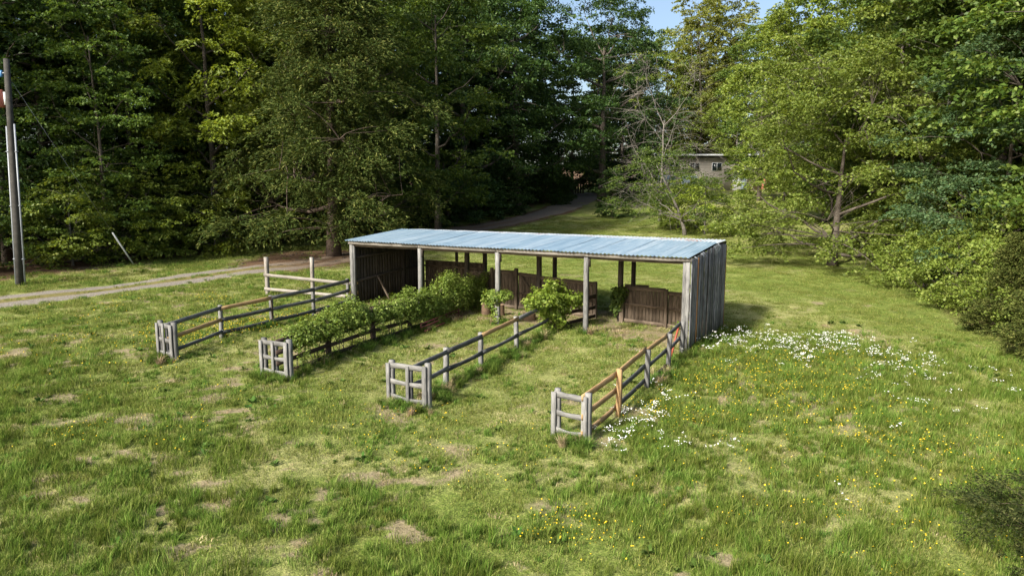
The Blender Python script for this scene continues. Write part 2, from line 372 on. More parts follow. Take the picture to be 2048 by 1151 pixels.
# front beam and fascia
for a in range(4):
    x0, x1 = XP[a]-.02, XP[a+1]+.02
    if a == 0: x0 = -.12
    if a == 3: x1 = 14.74
    board('beam', (x0+.09, .02, rz_front(x0)-.185), (x1-.07, .02, rz_front(x1)-.185), .14, .05, M_brown, shed, segs=4, jit=.015, sag=.012)
    board('fascia', (x0, -.10, rz_front(x0)-.10), (x1+.0, -.10, rz_front(x1)-.10), .13, .035, M_bleach, shed, segs=5, jit=.012, sag=.012)
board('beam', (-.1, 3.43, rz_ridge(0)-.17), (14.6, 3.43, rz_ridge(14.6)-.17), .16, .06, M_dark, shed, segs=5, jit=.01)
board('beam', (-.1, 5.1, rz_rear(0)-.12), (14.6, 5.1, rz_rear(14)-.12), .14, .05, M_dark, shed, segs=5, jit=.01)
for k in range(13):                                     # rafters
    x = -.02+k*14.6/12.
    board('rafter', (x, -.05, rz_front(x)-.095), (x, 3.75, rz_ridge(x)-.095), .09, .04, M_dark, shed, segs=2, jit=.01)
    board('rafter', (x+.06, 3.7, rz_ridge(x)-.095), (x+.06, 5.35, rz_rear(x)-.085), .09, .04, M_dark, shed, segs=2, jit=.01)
# corrugated roof sheets
M_roof, n, out = new_mat('corrugated_metal')
tc = n.nodes.new('ShaderNodeTexCoord'); oi = n.nodes.new('ShaderNodeObjectInfo'); geo = n.nodes.new('ShaderNodeNewGeometry')
st = noise(n, mapping(n, geo.outputs['Position'], (6., .5, 1.)), 1.2, 5, .6); st2 = noise(n, geo.outputs['Position'], 1.1, 4)
f = mth(n, 'ADD', mth(n, 'MULTIPLY', oi.outputs['Random'], .22), mth(n, 'MULTIPLY', st, .8))
rr = ramp(n, [(.2, (.20,.32,.41)), (.5, (.33,.45,.53)), (.85, (.50,.58,.62))]); n.links.new(f, rr.inputs[0])
p = bsdf(n, out, rr.outputs[0], .38, .5, .45, bump=st2, bstr=.08)
rmr = N(n, 'ShaderNodeMapRange', n_1=.3, n_2=.7, n_3=.3, n_4=.52); n.links.new(st, rmr.inputs[0]); n.links.new(rmr.outputs[0], p.inputs['Roughness'])
M_roof2, n, out = new_mat('pale_rear_sheet'); geo = n.nodes.new('ShaderNodeNewGeometry')
rn = noise(n, mapping(n, geo.outputs['Position'], (.9, 1.6, 1.)), .8, 5, .7); rf_ = ramp(n, [(.60, (0, 0, 0)), (.66, (1, 1, 1))]); n.links.new(rn, rf_.inputs[0])
bsdf(n, out, mixc(n, (.50,.55,.58), (.34,.13,.07), rf_.outputs[0]), .5, .4, .15)
def sheet_mesh(L, W, pitch, amp, segs=4, end_w=1):
    nxs = int(round(W/pitch))*segs; xs_ = np.linspace(0, W, nxs+1); zz = amp*np.cos(xs_/pitch*2*np.pi)
    ysg = np.linspace(0, L, 3)
    V = [(x, y, z) for y in ysg for x, z in zip(xs_, zz)]
    nn = nxs+1; ii = (np.arange(2)[:, None]*nn+np.arange(nxs)[None]).ravel()
    return np.array(V), np.stack([ii, ii+1, ii+nn+1, ii+nn], 1)
pit = .15; Wd = pit*5
V, Q = sheet_mesh(3.98, Wd, pit, .020); sm1 = mesh_np('roof_sheet', V, Q, M_roof, True)
V, Q = sheet_mesh(1.72, Wd, pit, .022); sm2 = mesh_np('roof_sheet_rear', V, Q, M_roof, True); sm2.materials.clear(); sm2.materials.append(M_roof2)
def frame(x, y, z, d):
    Yv = Vector(d).normalized(); Xv = Vector((1, 0, -.004)); Xv = (Xv-Yv*Xv.dot(Yv)).normalized(); Zv = Xv.cross(Yv)
    return Matrix(((Xv.x, Yv.x, Zv.x, x), (Xv.y, Yv.y, Zv.y, y), (Xv.z, Yv.z, Zv.z, z), (0, 0, 0, 1)))
k = 0; x = -.2
while x < 14.0:
    z0, z1, z2 = rz_front(x)-.01, rz_ridge(x), rz_rear(x)
    j = brng.normal(0, .012, 3)
    sag = .02*math.sin(x*.9)
    M = frame(x, -.24+j[0], z0+sag*.4-.004*(k % 2), (0+j[2]*.12, 3.95, z1-z0+j[1]*.3)); 
    link('roof_sheet', sm1, shed, M @ Matrix.Rotation(R(.35), 4, 'Y'))
    M = frame(x+.02, 3.58+j[0], z1-.035-.004*(k % 2), (j[2]*.1, 1.72, z2-z1+.05))
    o = link('roof_sheet', sm2, shed, M @ Matrix.Rotation(R(.35), 4, 'Y'))
    x += .59; k += 1
# side wall right (outside face seen), boards vertical
sw = board('side_wall', (14.66, .02, 1.9), (14.66, 5.02, 2.0), .09, .05, M_dark, shed, segs=2)
board('girt', (14.66, .02, .9), (14.66, 5.02, .95), .09, .05, M_dark, sw, segs=2)
y = -.02; k = 0
while y < 4.95:
    w = [.2, .15, .19, .14, .21, .17][k % 6]*brng.uniform(.9, 1.1)
    yc = y+w/2; f = yc/5.
    top = (np.interp(yc, [0, 3.7, 5.2], [2.83, 3.03, 2.97]))+brng.normal()*.01
    bot = hz(14.7, yc)+.02+abs(brng.normal())*.07
    lx = brng.normal()*.008
    board('board', (14.71+lx, yc+brng.normal()*.01, bot), (14.71+lx, yc, top), w-.012, .022, M_side, sw, (0, 1, 0), segs=4, jit=.03)
    if k % 3 == 1: board('batten', (14.735, y-.002, bot+.05), (14.735, y, top), .045, .02, M_side, sw, (0, 1, 0), segs=3, jit=.05)
    y += w; k += 1
board('batten', (14.75, .72, -.30), (14.75, .70, 2.8), .075, .025, M_rust, sw, (0, 1, 0), segs=4)
board('corner_board', (14.72, 5.04, -.35), (14.72, 5.04, 2.93), .10, .03, M_rust, sw, (0, 1, 0), segs=4)
board('corner_board', (14.62, -.07, -.3), (14.62, -.07, 2.8), .12, .03, M_gray, shed, (1, 0, 0), segs=4)
# left wall (inside face seen)
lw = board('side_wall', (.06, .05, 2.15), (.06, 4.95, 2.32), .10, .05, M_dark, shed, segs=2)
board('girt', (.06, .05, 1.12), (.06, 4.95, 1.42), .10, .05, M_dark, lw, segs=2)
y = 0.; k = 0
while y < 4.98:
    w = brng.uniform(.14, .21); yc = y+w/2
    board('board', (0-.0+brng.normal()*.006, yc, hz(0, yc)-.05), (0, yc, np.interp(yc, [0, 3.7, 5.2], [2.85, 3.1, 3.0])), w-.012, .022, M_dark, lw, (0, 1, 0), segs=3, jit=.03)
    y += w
# back low wall of first bay
bw = board('back_wall', (.08, 5.07, 1.35), (3.66, 5.07, 1.35), .09, .05, M_brown, shed, segs=2)
board('girt', (.08, 5.07, .55), (3.66, 5.07, .55), .09, .05, M_brown, bw, segs=2)
board('cap_board', (.08, 5.08, 1.60), (3.72, 5.08, 1.60), .05, .12, M_brown, bw, segs=3)
x = .1
while x < 3.6:
    w = brng.uniform(.12, .17); xc = x+w/2
    board('board', (xc, 5.115, hz(xc, 5.1)-.05), (xc, 5.115, 1.575), w-.012, .022, M_brown, bw, (1, 0, 0), segs=3, jit=.03); x += w
def lowwall(x0, x1, z0a, z1a, rails, brace=False, bw_=(.13, .18)):
    """board partition on the inner post row; boards behind, rails in front"""
    Y = 3.44; zb = lambda x: hz(x, Y)
    wl = board('partition', (x0, Y-.04, z0a-.045), (x1, Y-.04, z1a-.045), .09, .045, M_brown, shed, segs=3)
    for rh in rails:
        board('rail', (x0, Y-.04, rh+zb(x0)), (x1, Y-.04, rh+zb(x1)), .09, .04, M_brown, wl, segs=3)
    board('kick_board', (x0, Y-.045, zb(x0)+.09), (x1, Y-.045, zb(x1)+.09), .16, .035, M_brown, wl, segs=3)
    board('cap_board', (x0, Y-.01, z0a+.03), (x1, Y-.01, z1a+.03), .04, .12, M_brown, wl, segs=3)
    x = x0
    while x < x1-.04:
        w = min(brng.uniform(*bw_), x1-x); xc = x+w/2; zt = z0a+(z1a-z0a)*(xc-x0)/(x1-x0)
        board('board', (xc, Y, zb(xc)+.0), (xc, Y, zt+.005), w-.01, .022, M_brown, wl, (1, 0, 0), segs=3, jit=.02); x += w
    if brace: board('brace', (x0+.15, Y-.085, z0a-.1), (x1-.1, Y-.085, zb(x1)+.62), .09, .03, M_brown, wl, segs=2)
lowwall(3.75, 4.93, 1.40, 1.41, (.6,))
post('gate_post', 5.0, 3.42, 1.66, .12, M_brown, shed)
lowwall(5.07, 6.2, 1.53, 1.54, (.72,))
post('gate_post', 6.26, 3.36, 1.71, .13, M_brown, shed)
lowwall(6.34, 7.3, 1.48, 1.43, (.72,), True)
lowwall(7.42, 9.84, 1.39, 1.28, (.7,))
post('gate_post', 9.92, 3.42, 1.36, .13, M_brown, shed)
post('gate_post', 11.1, 3.36, 1.25, .16, M_brown, shed)
lowwall(11.19, 12.84, 1.21, 1.23, (.76,))
post('gate_post', 12.9, 3.36, 1.26, .11, M_brown, shed)
lowwall(12.96, 14.44, 1.12, 1.10, (.76,))
board('feed_board', (10.62, 5.0, 1.04), (11.66, 5.0, 1.06), .16, .03, M_brown, shed, segs=2)
# fallen hinge rails at the divider (fence C run into the shed)
# torn plastic at the right eave
tsr = thing('plastic_scrap', (14.75, 2.5, 2.9), 'torn pale plastic strips hanging under the roof end', 'plastic sheet')
for k in range(26):
    y = brng.choice([brng.uniform(2.3, 3.6), brng.uniform(.0, .25), brng.uniform(.9, 1.3)], p=[.72, .18, .1])
    z = np.interp(y, [0, 3.7], [2.84, 3.06]); L = brng.uniform(.08, .32)*(1 if y > 2 else .5); w = brng.uniform(.04, .12)
    dx = brng.uniform(.02, .10); dy = brng.normal()*.08; ts = MB()
    ts.add([(14.745, y, z+.03), (14.745, y+w, z+.035), (14.76+dx, y+w*.9+dy, z-L*.6), (14.765+dx*.8, y+w*.3+dy*1.3, z-L), (14.76+dx, y+w*.1+dy, z-L*.5)], None, [(0, 1, 2), (0, 2, 4), (4, 2, 3)])
    link('strip', ts.mesh('strip', M_plastic), tsr)
# ------------------------------------------------------------------ fences
def rails_between(root, pts, spec, w=.14, t=.032, side=(.06, 0)):
    """pts: post positions; spec[i] list of (height above ground, material, sag/chew)"""
    for i, rails in enumerate(spec):
        (xa, ya), (xb, yb) = pts[i], pts[i+1]
        for (h, m, chew) in rails:
            za, zb = hz(xa, ya)+h, hz(xb, yb)+h
            dj = brng.normal(0, .012, 2)
            d = np.array([xb-xa, yb-ya]); d /= np.linalg.norm(d)
            board('rail', (xa+side[0]-d[0]*.03, ya+side[1]-d[1]*.03, za+dj[0]), (xb+side[0]+d[0]*.03, yb+side[1]+d[1]*.03, zb+dj[1]), w*brng.uniform(.92, 1.06), t, m, root, segs=6, jit=.04, chew=max(chew, 0), sag=-min(chew, 0))
def end_panel(root, xl, xm, xr, y, h, hr=None, mat=M_gray, chew=.0):
    hr = hr or h
    zl, zr = hz(xl, y), hz(xr, y)
    post('post', xl+.06, y+.09, zl+h+.03, .12, mat, root, s2=.11)
    board('post_face', (xl, y-.01, zl-.2), (xl, y-.01, zl+h-.04), .11, .035, mat, root, (1, 0, 0), segs=4)
    post('post', xr+.03, y+.10, zr+hr+.04, .13, mat, root, s2=.12)
    board('post_face', (xr-.02, y-.01, zr-.2), (xr-.02, y-.01, zr+hr-.03), .13, .035, mat, root, (1, 0, 0), segs=4)
    if xm is not None:
        post('post', xm+.04, y+.09, hz(xm, y)+h-.02, .09, M_rail, root)
        board('post_face', (xm, y-.01, hz(xm, y)-.2), (xm, y-.01, hz(xm, y)+h-.03), .09, .03, mat, root, (1, 0, 0), segs=4)
    for q, f in enumerate((.92, .54, .18)):
        board('rail', (xl, y+.025, zl+h*f), (xr, y+.025, zr+hr*f-.02), .14, .028, mat, root, segs=8, jit=.05, chew=chew*(0 if q == 0 else brng.uniform(.6, 1.3)))
g, d_, p_, b_ = M_gray, M_rail, M_pine, M_bfence
# fence A : along the left of the first pen
fa = thing('paddock_fence', (.1, -5, hz(.1, -5)), 'three-rail grey fence with two fresh pine rails on the left edge of the pens', 'fence', None)
PA = [(.42,-9.1), (-.22,-6.6), (-.13,-4.4), (-.2,-2.17), (-.28,-.05), (-.05,.25)]
for x, y in PA[1:5]: post('post', x, y, hz(x, y)+1.2, .11, M_gray, fa, lean=(brng.normal()*.015, brng.normal()*.015))
board('post_plate', (-.06,-4.44, hz(-.1,-4.4)-.1), (-.06,-4.44, hz(-.1,-4.4)+1.18), .05, .03, M_brown, fa, (0, 1, 0), segs=3)
rails_between(fa, PA, [[(1.1, d_, 0), (.68, p_, 0), (.25, d_, .02)], [(1.1, p_, 0), (.66, d_, 0), (.22, d_, .02)], [(1.12, d_, 0), (.68, d_, 0), (.24, d_, .02)], [(1.12, d_, 0), (.68, d_, 0), (.24, d_, 0)], [(1.0, p_, 0), (.55, p_, 0), (.15, d_, 0)]])
end_panel(fa, .10, .40, .80, -9.2, 1.22)
# fence B under the vines
fb = thing('paddock_fence', (4.9, -4, hz(4.9, -4)), 'dark brown rail fence carrying the long honeysuckle hedge', 'fence')
PB = [(5.02,-8.8), (4.95,-6.6), (4.88,-4.4), (4.78,-2.2), (4.65,0.), (4.5,1.9), (4.45,3.3)]
for x, y in PB[1:6]: post('post', x, y, hz(x, y)+1.25, .13, M_bfence if y < 1 else M_brown, fb)
rails_between(fb, PB, [[(1.08, b_, 0), (.74, b_, .02), (.44, b_, 0), (.12, b_, .02)]]*2+[[(1.08, b_, 0), (.66, b_, .02), (.4, b_, 0), (.1, b_, .02)]]*2+[[(1.0, b_, 0), (.5, b_, 0)]]*2, w=.13)
end_panel(fb, 4.50, 4.98, 5.54, -8.87, 1.12, 1.16, chew=.04)
# fence C
fc = thing('paddock_fence', (9.6, -4, hz(9.6, -4)), 'two-rail grey fence with one fresh pine top rail, ending at the leafy vine bush', 'fence')
PC = [(9.82,-8.7), (9.66,-6.85), (9.58,-4.85), (9.48,-2.4), (9.52,.45), (9.95,3.2)]
for x, y in PC[1:4]: post('post', x, y, hz(x, y)+1.13, .12, M_gray, fc, lean=(brng.normal()*.02, brng.normal()*.02))
post('post', 9.55, .45, hz(9.55, .45)+1.05, .2, M_gray, fc)
rails_between(fc, PC, [[(1.02, d_, 0), (.55, d_, .03)], [(1.02, d_, 0), (.52, d_, .04)], [(1.04, p_, 0), (.5, d_, .04)], [(1.04, d_, 0), (.5, d_, .03)], [(.95, b_, 0), (.5, b_, 0), (.12, b_, 0)]])
end_panel(fc, 9.17, 9.80, 10.36, -8.77, 1.1, 1.18, chew=.06)
# fence D
fd = thing('paddock_fence', (14.6, -4, hz(14.6, -4)), 'paddock fence with fresh orange pine post and rails beside the wildflowers', 'fence')
PD = [(14.72,-8.72), (14.8,-6.82), (14.66,-4.2), (14.58,-1.9), (14.5,-.12)]
post('post', 14.8, -6.82, hz(14.8, -6.82)+1.2, .10, M_pine, fd, s2=.10); board('post_face', (14.87, -6.86, hz(14.8,-6.8)-.1), (14.87, -6.86, hz(14.8,-6.8)+1.19), .12, .03, M_pine, fd, (0, 1, 0), segs=3)
for x, y in PD[2:5]: post('post', x, y, hz(x, y)+1.08, .12, M_gray, fd, lean=(brng.normal()*.015, 0))
rails_between(fd, PD, [[(1.06, p_, 0), (.64, p_, .0), (.24, p_, -.05)], [(1.08, p_, 0), (.63, d_, .02), (.2, d_, 0)], [(1.02, p_, 0), (.56, d_, .03), (.05, M_brown, 0)], [(1.0, d_, 0), (.5, d_, 0)]], side=(-.06, 0))
end_panel(fd, 13.94, None, 14.72, -8.7, 1.12, 1.12, chew=.05)
# short fence left of the shed
ff = thing('rail_fence', (-2.7, 0, hz(-2.7, 0)), 'short bleached two-rail fence with tall posts beside the shed corner', 'fence')
post('post', -5.4, 0, 1.93, .15, M_bleach, ff, lean=(.02, 0)); post('post', -2.48, .05, 2.05, .13, M_bleach, ff)
for za, zb in ((1.09, 1.02), (.42, .44)): board('rail', (-5.5, -.09, za), (-.1, -.06, zb), .14, .035, M_bleach, ff, segs=7, jit=.05)

# ------------------------------------------------------------------ small things at the shed
def log_round(x, y, r, h, label, tilt=(0, 0)):
    z = hz(x, y); root = thing('log_round', (x, y, z), label, 'log', 'cut logs in the shed')
    n_ = 14; th = np.arange(n_)*2*np.pi/n_; rr = r*(1+.08*np.sin(th*3+x)+brng.normal(0, .03, n_))
    V = [(x+rr[i]*f*math.cos(th[i])+tilt[0]*q*h, y+rr[i]*f*math.sin(th[i])+tilt[1]*q*h, z-.05+q*(h+.05)) for q, f in ((0, 1.06), (.5, 1.), (1, .97)) for i in range(n_)]
    Q = [(k*n_+i, k*n_+(i+1) % n_, (k+1)*n_+(i+1) % n_, (k+1)*n_+i) for k in range(2) for i in range(n_)]
    link('bark', mesh_np('bark', V, np.array(Q), M_log, True), root)
    V2 = np.array(V[2*n_:])+np.array([0, 0, .002]); c = V2.mean(0)+np.array([0, 0, .006])
    link('cut_face', mesh_np('cut_face', np.vstack([V2, c]), np.array([(i, (i+1) % n_, n_) for i in range(n_)]), M_logc), root)
log_round(5.75, 1.7, .20, .50, 'tallest upright cut log on the bare earth in the shed')
log_round(6.28, 1.95, .17, .46, 'narrow upright cut log beside the tallest one')
log_round(7.75, 1.75, .27, .27, 'short wide cut log behind the vine-wrapped post')
lb = board('leaning_board', (.85, 1.5, hz(.85, 1.5)), (.16, 1.45, 1.22), .14, .04, M_brown, None, (0, 1, 0), segs=4)
tag(lb, 'brown board leaning against the dark inner wall of the shed', 'board')
hl = MB()
for k, (y0, y1, dz) in enumerate(((3.55, 4.15, .9), (3.7, 4.4, 1.15), (3.6, 4.6, .7))):
    t_ = np.linspace(0, 1, 15); hl.tube(np.stack([.12+.02*k+0*t_, y0+(y1-y0)*t_, 2.55-dz*4*t_*(1-t_)], 1), .018, 5)
tag(link('hose', hl.mesh('hose', M_black, True)), 'dark hose loops hung inside the shed end wall', 'hose')
# maroon steel rails lying along the hedge foot
mg = thing('steel_gate', (5.2, -.8, hz(5.2, -.8)), 'old maroon tube gate lying on the grass along the hedge foot', 'gate')
ga, gb = np.array([5.33,-2.25]), np.array([5.0,.75]); gd = (gb-ga)/np.linalg.norm(gb-ga)
for k, (dx, h) in enumerate(((0, .10), (.03, .20), (-.02, .31), (.16, .07))):
    mb = MB(); mb.tube([(ga[0]+dx, ga[1], hz(*ga)+h), (gb[0]+dx, gb[1], hz(*gb)+h)], .032, 8); link('tube', mb.mesh('tube', M_maroon, True), mg)
for f in (0, .33, .66, 1.):
    q = ga+(gb-ga)*f; mb = MB(); mb.tube([(q[0], q[1], hz(*q)+.02), (q[0]+.0, q[1], hz(*q)+.36)], .028, 8); link('upright', mb.mesh('upright', M_maroon, True), mg)
rb = board('red_bar', (14.34, -.75, hz(14.34,-.75)+.03), (14.42, -.25, hz(14.4,-.2)+.92), .07, .05, M_red, None, (0, 1, 0), segs=3)
tag(rb, 'red painted bar leaning on the fence by the shed corner post', 'bar')

# ------------------------------------------------------------------ utility pole
pt = np.array([-17.81, -4.36, 11.36]); pb = np.array([-17.95, -4.67, hz(-17.95, -4.67)])
up = thing('utility_pole', tuple(pb), 'tall dark utility pole with grey conduits and transformer at the wood edge', 'utility pole')
pl = lambda f: pb+(pt-pb)*f
mb = MB(); mb.tube([pl(-.05), pl(.3), pl(.7), pl(1.)], [.19, .175, .15, .13], 12); 
po = link('pole', mb.mesh('pole', M_pole, True), up); 
rt = np.array([.871, .491, 0])
for s, top in ((-.24, .71), (.22, .72)):
    mb = MB(); mb.tube([pl(0.)+rt*s, pl(top)+rt*s*.85], .045, 8); c = link('conduit', mb.mesh('conduit', M_pipe, True), up)
    for f in (.12, .36, .6):
        mb = MB(); mb.box(pl(f)+rt*s*.9-[.07,.07,.02], pl(f)+rt*s*.9+[.07,.07,.02]); link('strap', mb.mesh('strap', M_pipe), c)
q = pl(.83)-rt*.48
mb = MB(); mb.tube([q-[0,0,.42], q-[0,0,.36], q+[0,0,.34], q+[0,0,.42]], [.2,.25,.25,.18], 14); tr_ = link('transformer', mb.mesh('transformer', plain('transformer_paint', (.30,.10,.07), .5), True), up)
mb = MB(); mb.box(pl(.83)-rt*.22-[.05,.05,.3], pl(.83)-rt*.12+[.05,.05,.3]); link('bracket', mb.mesh('bracket', M_white), tr_)
mb = MB(); mb.tube([q+[0,0,.42], q+[0,0,.55], q+[0,0,.62]], [.05,.06,.03], 8); link('bushing', mb.mesh('bushing', M_pipe, True), tr_)
q2 = pl(.94)-rt*.3; mb = MB(); mb.tube([q2-[0,0,.2], q2-[0,0,.1], q2, q2+[0,0,.12]], [.05,.09,.06,.08], 10); link('insulator', mb.mesh('insulator', M_blue, True), up)
mb = MB(); mb.tube([q2, pl(.94)], .03, 6); link('insulator_arm', mb.mesh('insulator_arm', M_pipe), up)
ga_ = np.array([-19.83, 2.43, hz(-19.83, 2.43)]); g1 = pl(.93)
gw = thing('guy_wire', tuple(ga_), 'thin guy wire with pale grey guard slanting to the ground', 'guy wire')
mb = MB(); mb.tube([g1, ga_], .007, 4); link('cable', mb.mesh('cable', M_pipe), gw)
ud = (g1-ga_)/np.linalg.norm(g1-ga_); mb = MB(); mb.tube([ga_-ud*.2, ga_+ud*2.5], .045, 8); link('guard', mb.mesh('guard', M_white, True), gw)

# ------------------------------------------------------------------ trees
def leaf_quads(c, d, L, W, per, leaf, asp, droop, flat, r_, align=.6, curl=0., upb=1.):
    """sprays -> quads array (n*per,4,3)"""
    n_ = len(c); c = np.repeat(c, per, 0); d = np.repeat(d, per, 0); L = np.repeat(np.broadcast_to(L, (n_,)), per); W = np.repeat(np.broadcast_to(W, (n_,)), per)
    m = n_*per; u = r_.random(m)**.8; v = (r_.random(m)*2-1)
    dh = d/(np.linalg.norm(d, axis=1)[:, None]+1e-9)
    side = np.cross(dh, [0, 0, 1.]); side /= np.linalg.norm(side, axis=1)[:, None]+1e-6
    nrm = np.cross(side, dh)
    p = c+dh*(u*L)[:, None]+side*(v*W*(1-.45*u))[:, None]+nrm*(r_.normal(0, 1, m)*flat*L)[:, None]
    p[:, 2] -= droop*L*u*u+.25*np.abs(v)*W*droop
    f = dh*align+side*(np.sign(v)*(1-align))[:, None]+r_.normal(0, .35, (m, 3)); f[:, 2] -= droop*.6*u
    f /= np.linalg.norm(f, axis=1)[:, None]+1e-9
    nn = np.array([0, 0, .65*upb])+r_.normal(0, .65, (m, 3)); rt_ = np.cross(f, nn); rt_ /= np.linalg.norm(rt_, axis=1)[:, None]+1e-9
    s = leaf*r_.uniform(.65, 1.35, m)
    h = f*(s*.5)[:, None]; w = rt_*(s*asp*.5)[:, None]
    up_ = np.cross(rt_, f)*(s*.12)[:, None]
    return np.stack([p-h, p+w+up_, p+h, p-w+up_], 1)
def quads_to_mesh(name, Qd, mat):
    V = Qd.reshape(-1, 3); return mesh_np(name, V, np.arange(len(V)).reshape(-1, 4), mat)
PROF = dict(oval=lambda f: math.sin(math.pi*(.18+.74*f))**.8, cone=lambda f: (1-f)**.85*.95+.06, spread=lambda f: .95*math.sin(math.pi*(.30+.62*f))**.7,
            tall=lambda f: .55+.45*math.sin(math.pi*(.1+.8*f)), column=lambda f: math.sin(math.pi*(.25+.65*f)), cedar=lambda f: min(1., .78+2.4*f)*(1-.82*f))
def make_tree(name, seed, h, r, cb, prof, nc, cr, spr, per, leaf, asp, mat, bark, tr=.2, droop=.25, sprL=.9, sprW=.5, flat=.07, lean=(0, 0), align=.5, bare=0., twig=0, inner=.45, trunk_f=.8, rise=.7, nmaj=14, cz=.5, notch=None):
    """decurrent tree: trunk, limbs that reach leaf clumps spread through the crown volume"""
    r_ = np.random.default_rng(seed); P = PROF[prof]; tb = MB()
    zz = np.linspace(-.3, h*trunk_f, 9); f_ = np.clip(zz/h, 0, 1)
    wob = np.cumsum(r_.normal(0, .006*h, (9, 2)), 0)*f_[:, None]
    tx = np.stack([lean[0]*f_**1.3*h+wob[:, 0], lean[1]*f_**1.3*h+wob[:, 1], zz], 1)
    trr = tr*(1-f_/trunk_f*.86)**.9+.015; trr[0] *= 1.5; trr[1] *= 1.08
    tb.tube(tx, trr, 9)
    at_ = lambda z: np.array([np.interp(z, zz, tx[:, 0]), np.interp(z, zz, tx[:, 1]), z])
    ph = r_.random(6)*6.28
    cs, ds, Ls = [], [], []
    MP = []; MR = []                      # points on the main limbs
    for i in range(nmaj):
        f = (i+r_.random())/nmaj; zt = cb+(h*.92-cb)*f; az = i*2.399+r_.normal(0, .3)
        hd = np.array([math.cos(az), math.sin(az), 0]); rad = r*P(f)*r_.uniform(.55, .8)
        z0 = max(cb*.8, min(zt-rad*rise, h*trunk_f*.95)); z0 = max(z0, h*.05); st_ = at_(z0); e = at_(min(zt, h*trunk_f))*[1, 1, 0]+hd*rad; e[2] = zt
        t = np.linspace(0, 1, 7); md_ = (st_+e)/2+np.array([0, 0, -.08*rad])+hd*.12*rad+r_.normal(0, .06*rad, 3)
        pts = np.outer((1-t)**2, st_)+np.outer(2*t*(1-t), md_)+np.outer(t*t, e)+np.vstack([np.zeros(3), r_.normal(0, .02*rad, (6, 3))])
        r0 = max(.02, tr*.5*(1-.6*f)); tb.tube(pts, r0*(1-t*.85)+.006, 6, cap=False)
        for q in np.linspace(.2, 1, 9): MP.append([np.interp(q, t, pts[:, a]) for a in range(3)]); MR.append(r0*(1-q*.85)+.006)
    MP += [at_(z) for z in np.linspace(max(cb*.8, .05*h), h*trunk_f, 10)]; MR += [tr*.3]*10
    MP = np.array(MP); MR = np.array(MR)
    for i in range(nc):
        f = (i+r_.random())/nc; z = cb+(h-cb)*f; az = i*2.399+r_.normal(0, .5)
        lump = 1+.16*math.sin(2*az+ph[0]+z*.35)+.13*math.sin(3*az+ph[1]-z*.5)+.08*math.sin(5*az+ph[2]+z*.9)
        env = r*P(f)*lump; rad = env*(1-(1-inner)*r_.random()**1.6)
        az_ = at_(min(z, h*trunk_f)); hd = np.array([math.cos(az), math.sin(az), 0])
        c = np.array([az_[0], az_[1], 0])+hd*rad; c[2] = z+r_.normal(0, .03*h)-droop*.12*rad
        if notch and hd[0]*notch[0]+hd[1]*notch[1] > .35 and notch[2] < c[2] < notch[3] and rad > notch[4]: continue
        # branch from the nearest main limb
        dd = c-MP; ds2 = np.linalg.norm(dd, axis=1)+np.where(dd[:, 2] < 0, -dd[:, 2]*.8, 0); j = int(np.argmin(ds2)); st_ = MP[j]; ln_ = np.linalg.norm(c-st_)
        t = np.linspace(0, 1, 5); mid = (st_+c)/2+np.array([0, 0, .10*ln_])+r_.normal(0, .08*ln_+.01, 3)
        pts = np.outer((1-t)**2, st_)+np.outer(2*t*(1-t), mid)+np.outer(t*t, c)
        r0 = min(MR[j]*.7, .012+.012*ln_); tb.tube(pts, r0*(1-t*.8)+.003, 4 if r0 > .03 else 3, cap=False)
        cc = cr*r_.uniform(.7, 1.3)
        for k in range(twig):
            q = r_.uniform(.45, 1.); b0 = np.array([np.interp(q, t, pts[:, a]) for a in range(3)]); dv = hd*.7+r_.normal(0, .55, 3); ln = cc*r_.uniform(.8, 1.8)
            e1 = b0+dv*ln; tb.tube([b0, (b0+e1)/2+r_.normal(0, .05*ln, 3), e1+[0, 0, -.12*ln]], [.014, .010, .004], 3, cap=False)
            if bare and r_.random() < .6:
                e2 = e1+(dv+r_.normal(0, .6, 3))*ln*.5; tb.tube([(b0+e1)/2, (e1+e2)/2, e2], [.009, .007, .003], 3, cap=False)
        if r_.random() < bare: continue
        m = max(4, int(spr*r_.uniform(.6, 1.4)))
        for k in range(m):
            dv = r_.normal(0, 1, 3); dv[2] *= .55; dv /= np.linalg.norm(dv)
            q = c+dv*cc*r_.uniform(.2, 1.)*np.array([1, 1, cz]); d2 = dv*.8+hd*.5; d2[2] = d2[2]*.5+.05
            cs.append(q); ds.append(d2); Ls.append(r_.uniform(.7, 1.25))
    cs = np.array(cs); ds = np.array(ds); Ls = np.array(Ls)
    Qd = leaf_quads(cs-ds*.2*sprL, ds, Ls*sprL, Ls*sprW, per, leaf, asp, droop, flat, r_, align)
    return tb.mesh(name+'_trunk', bark, True), quads_to_mesh(name+'_crown', Qd, mat), len(Qd)
L_mid = leafmat('leaf_mid_green', (.045,.088,.015), (.108,.165,.029), c3=(.175,.225,.050), trans=.38)
L_bright = leafmat('leaf_yellow_green', (.13,.19,.022), (.235,.30,.042), c3=(.31,.36,.08), trans=.42)
L_light = leafmat('leaf_light_green', (.105,.16,.026), (.205,.265,.048), c3=(.28,.325,.085), trans=.42)
L_dark = leafmat('leaf_dark_green', (.022,.052,.013), (.052,.098,.023), c3=(.09,.14,.036), trans=.34)
L_blue = leafmat('leaf_blue_green', (.038,.082,.032), (.082,.135,.052), c3=(.125,.175,.07), trans=.3)
L_cedar = leafmat('cedar_foliage', (.024,.042,.010), (.064,.088,.020), c3=(.15,.158,.045), trans=.18, rough=.7)
L_jun = leafmat('juniper_foliage', (.016,.024,.008), (.044,.056,.016), c3=(.095,.10,.035), trans=.15, rough=.7)
L_cedar2 = leafmat('young_cedar_foliage', (.035,.052,.012), (.092,.110,.025), c3=(.18,.185,.055), trans=.2, rough=.7)
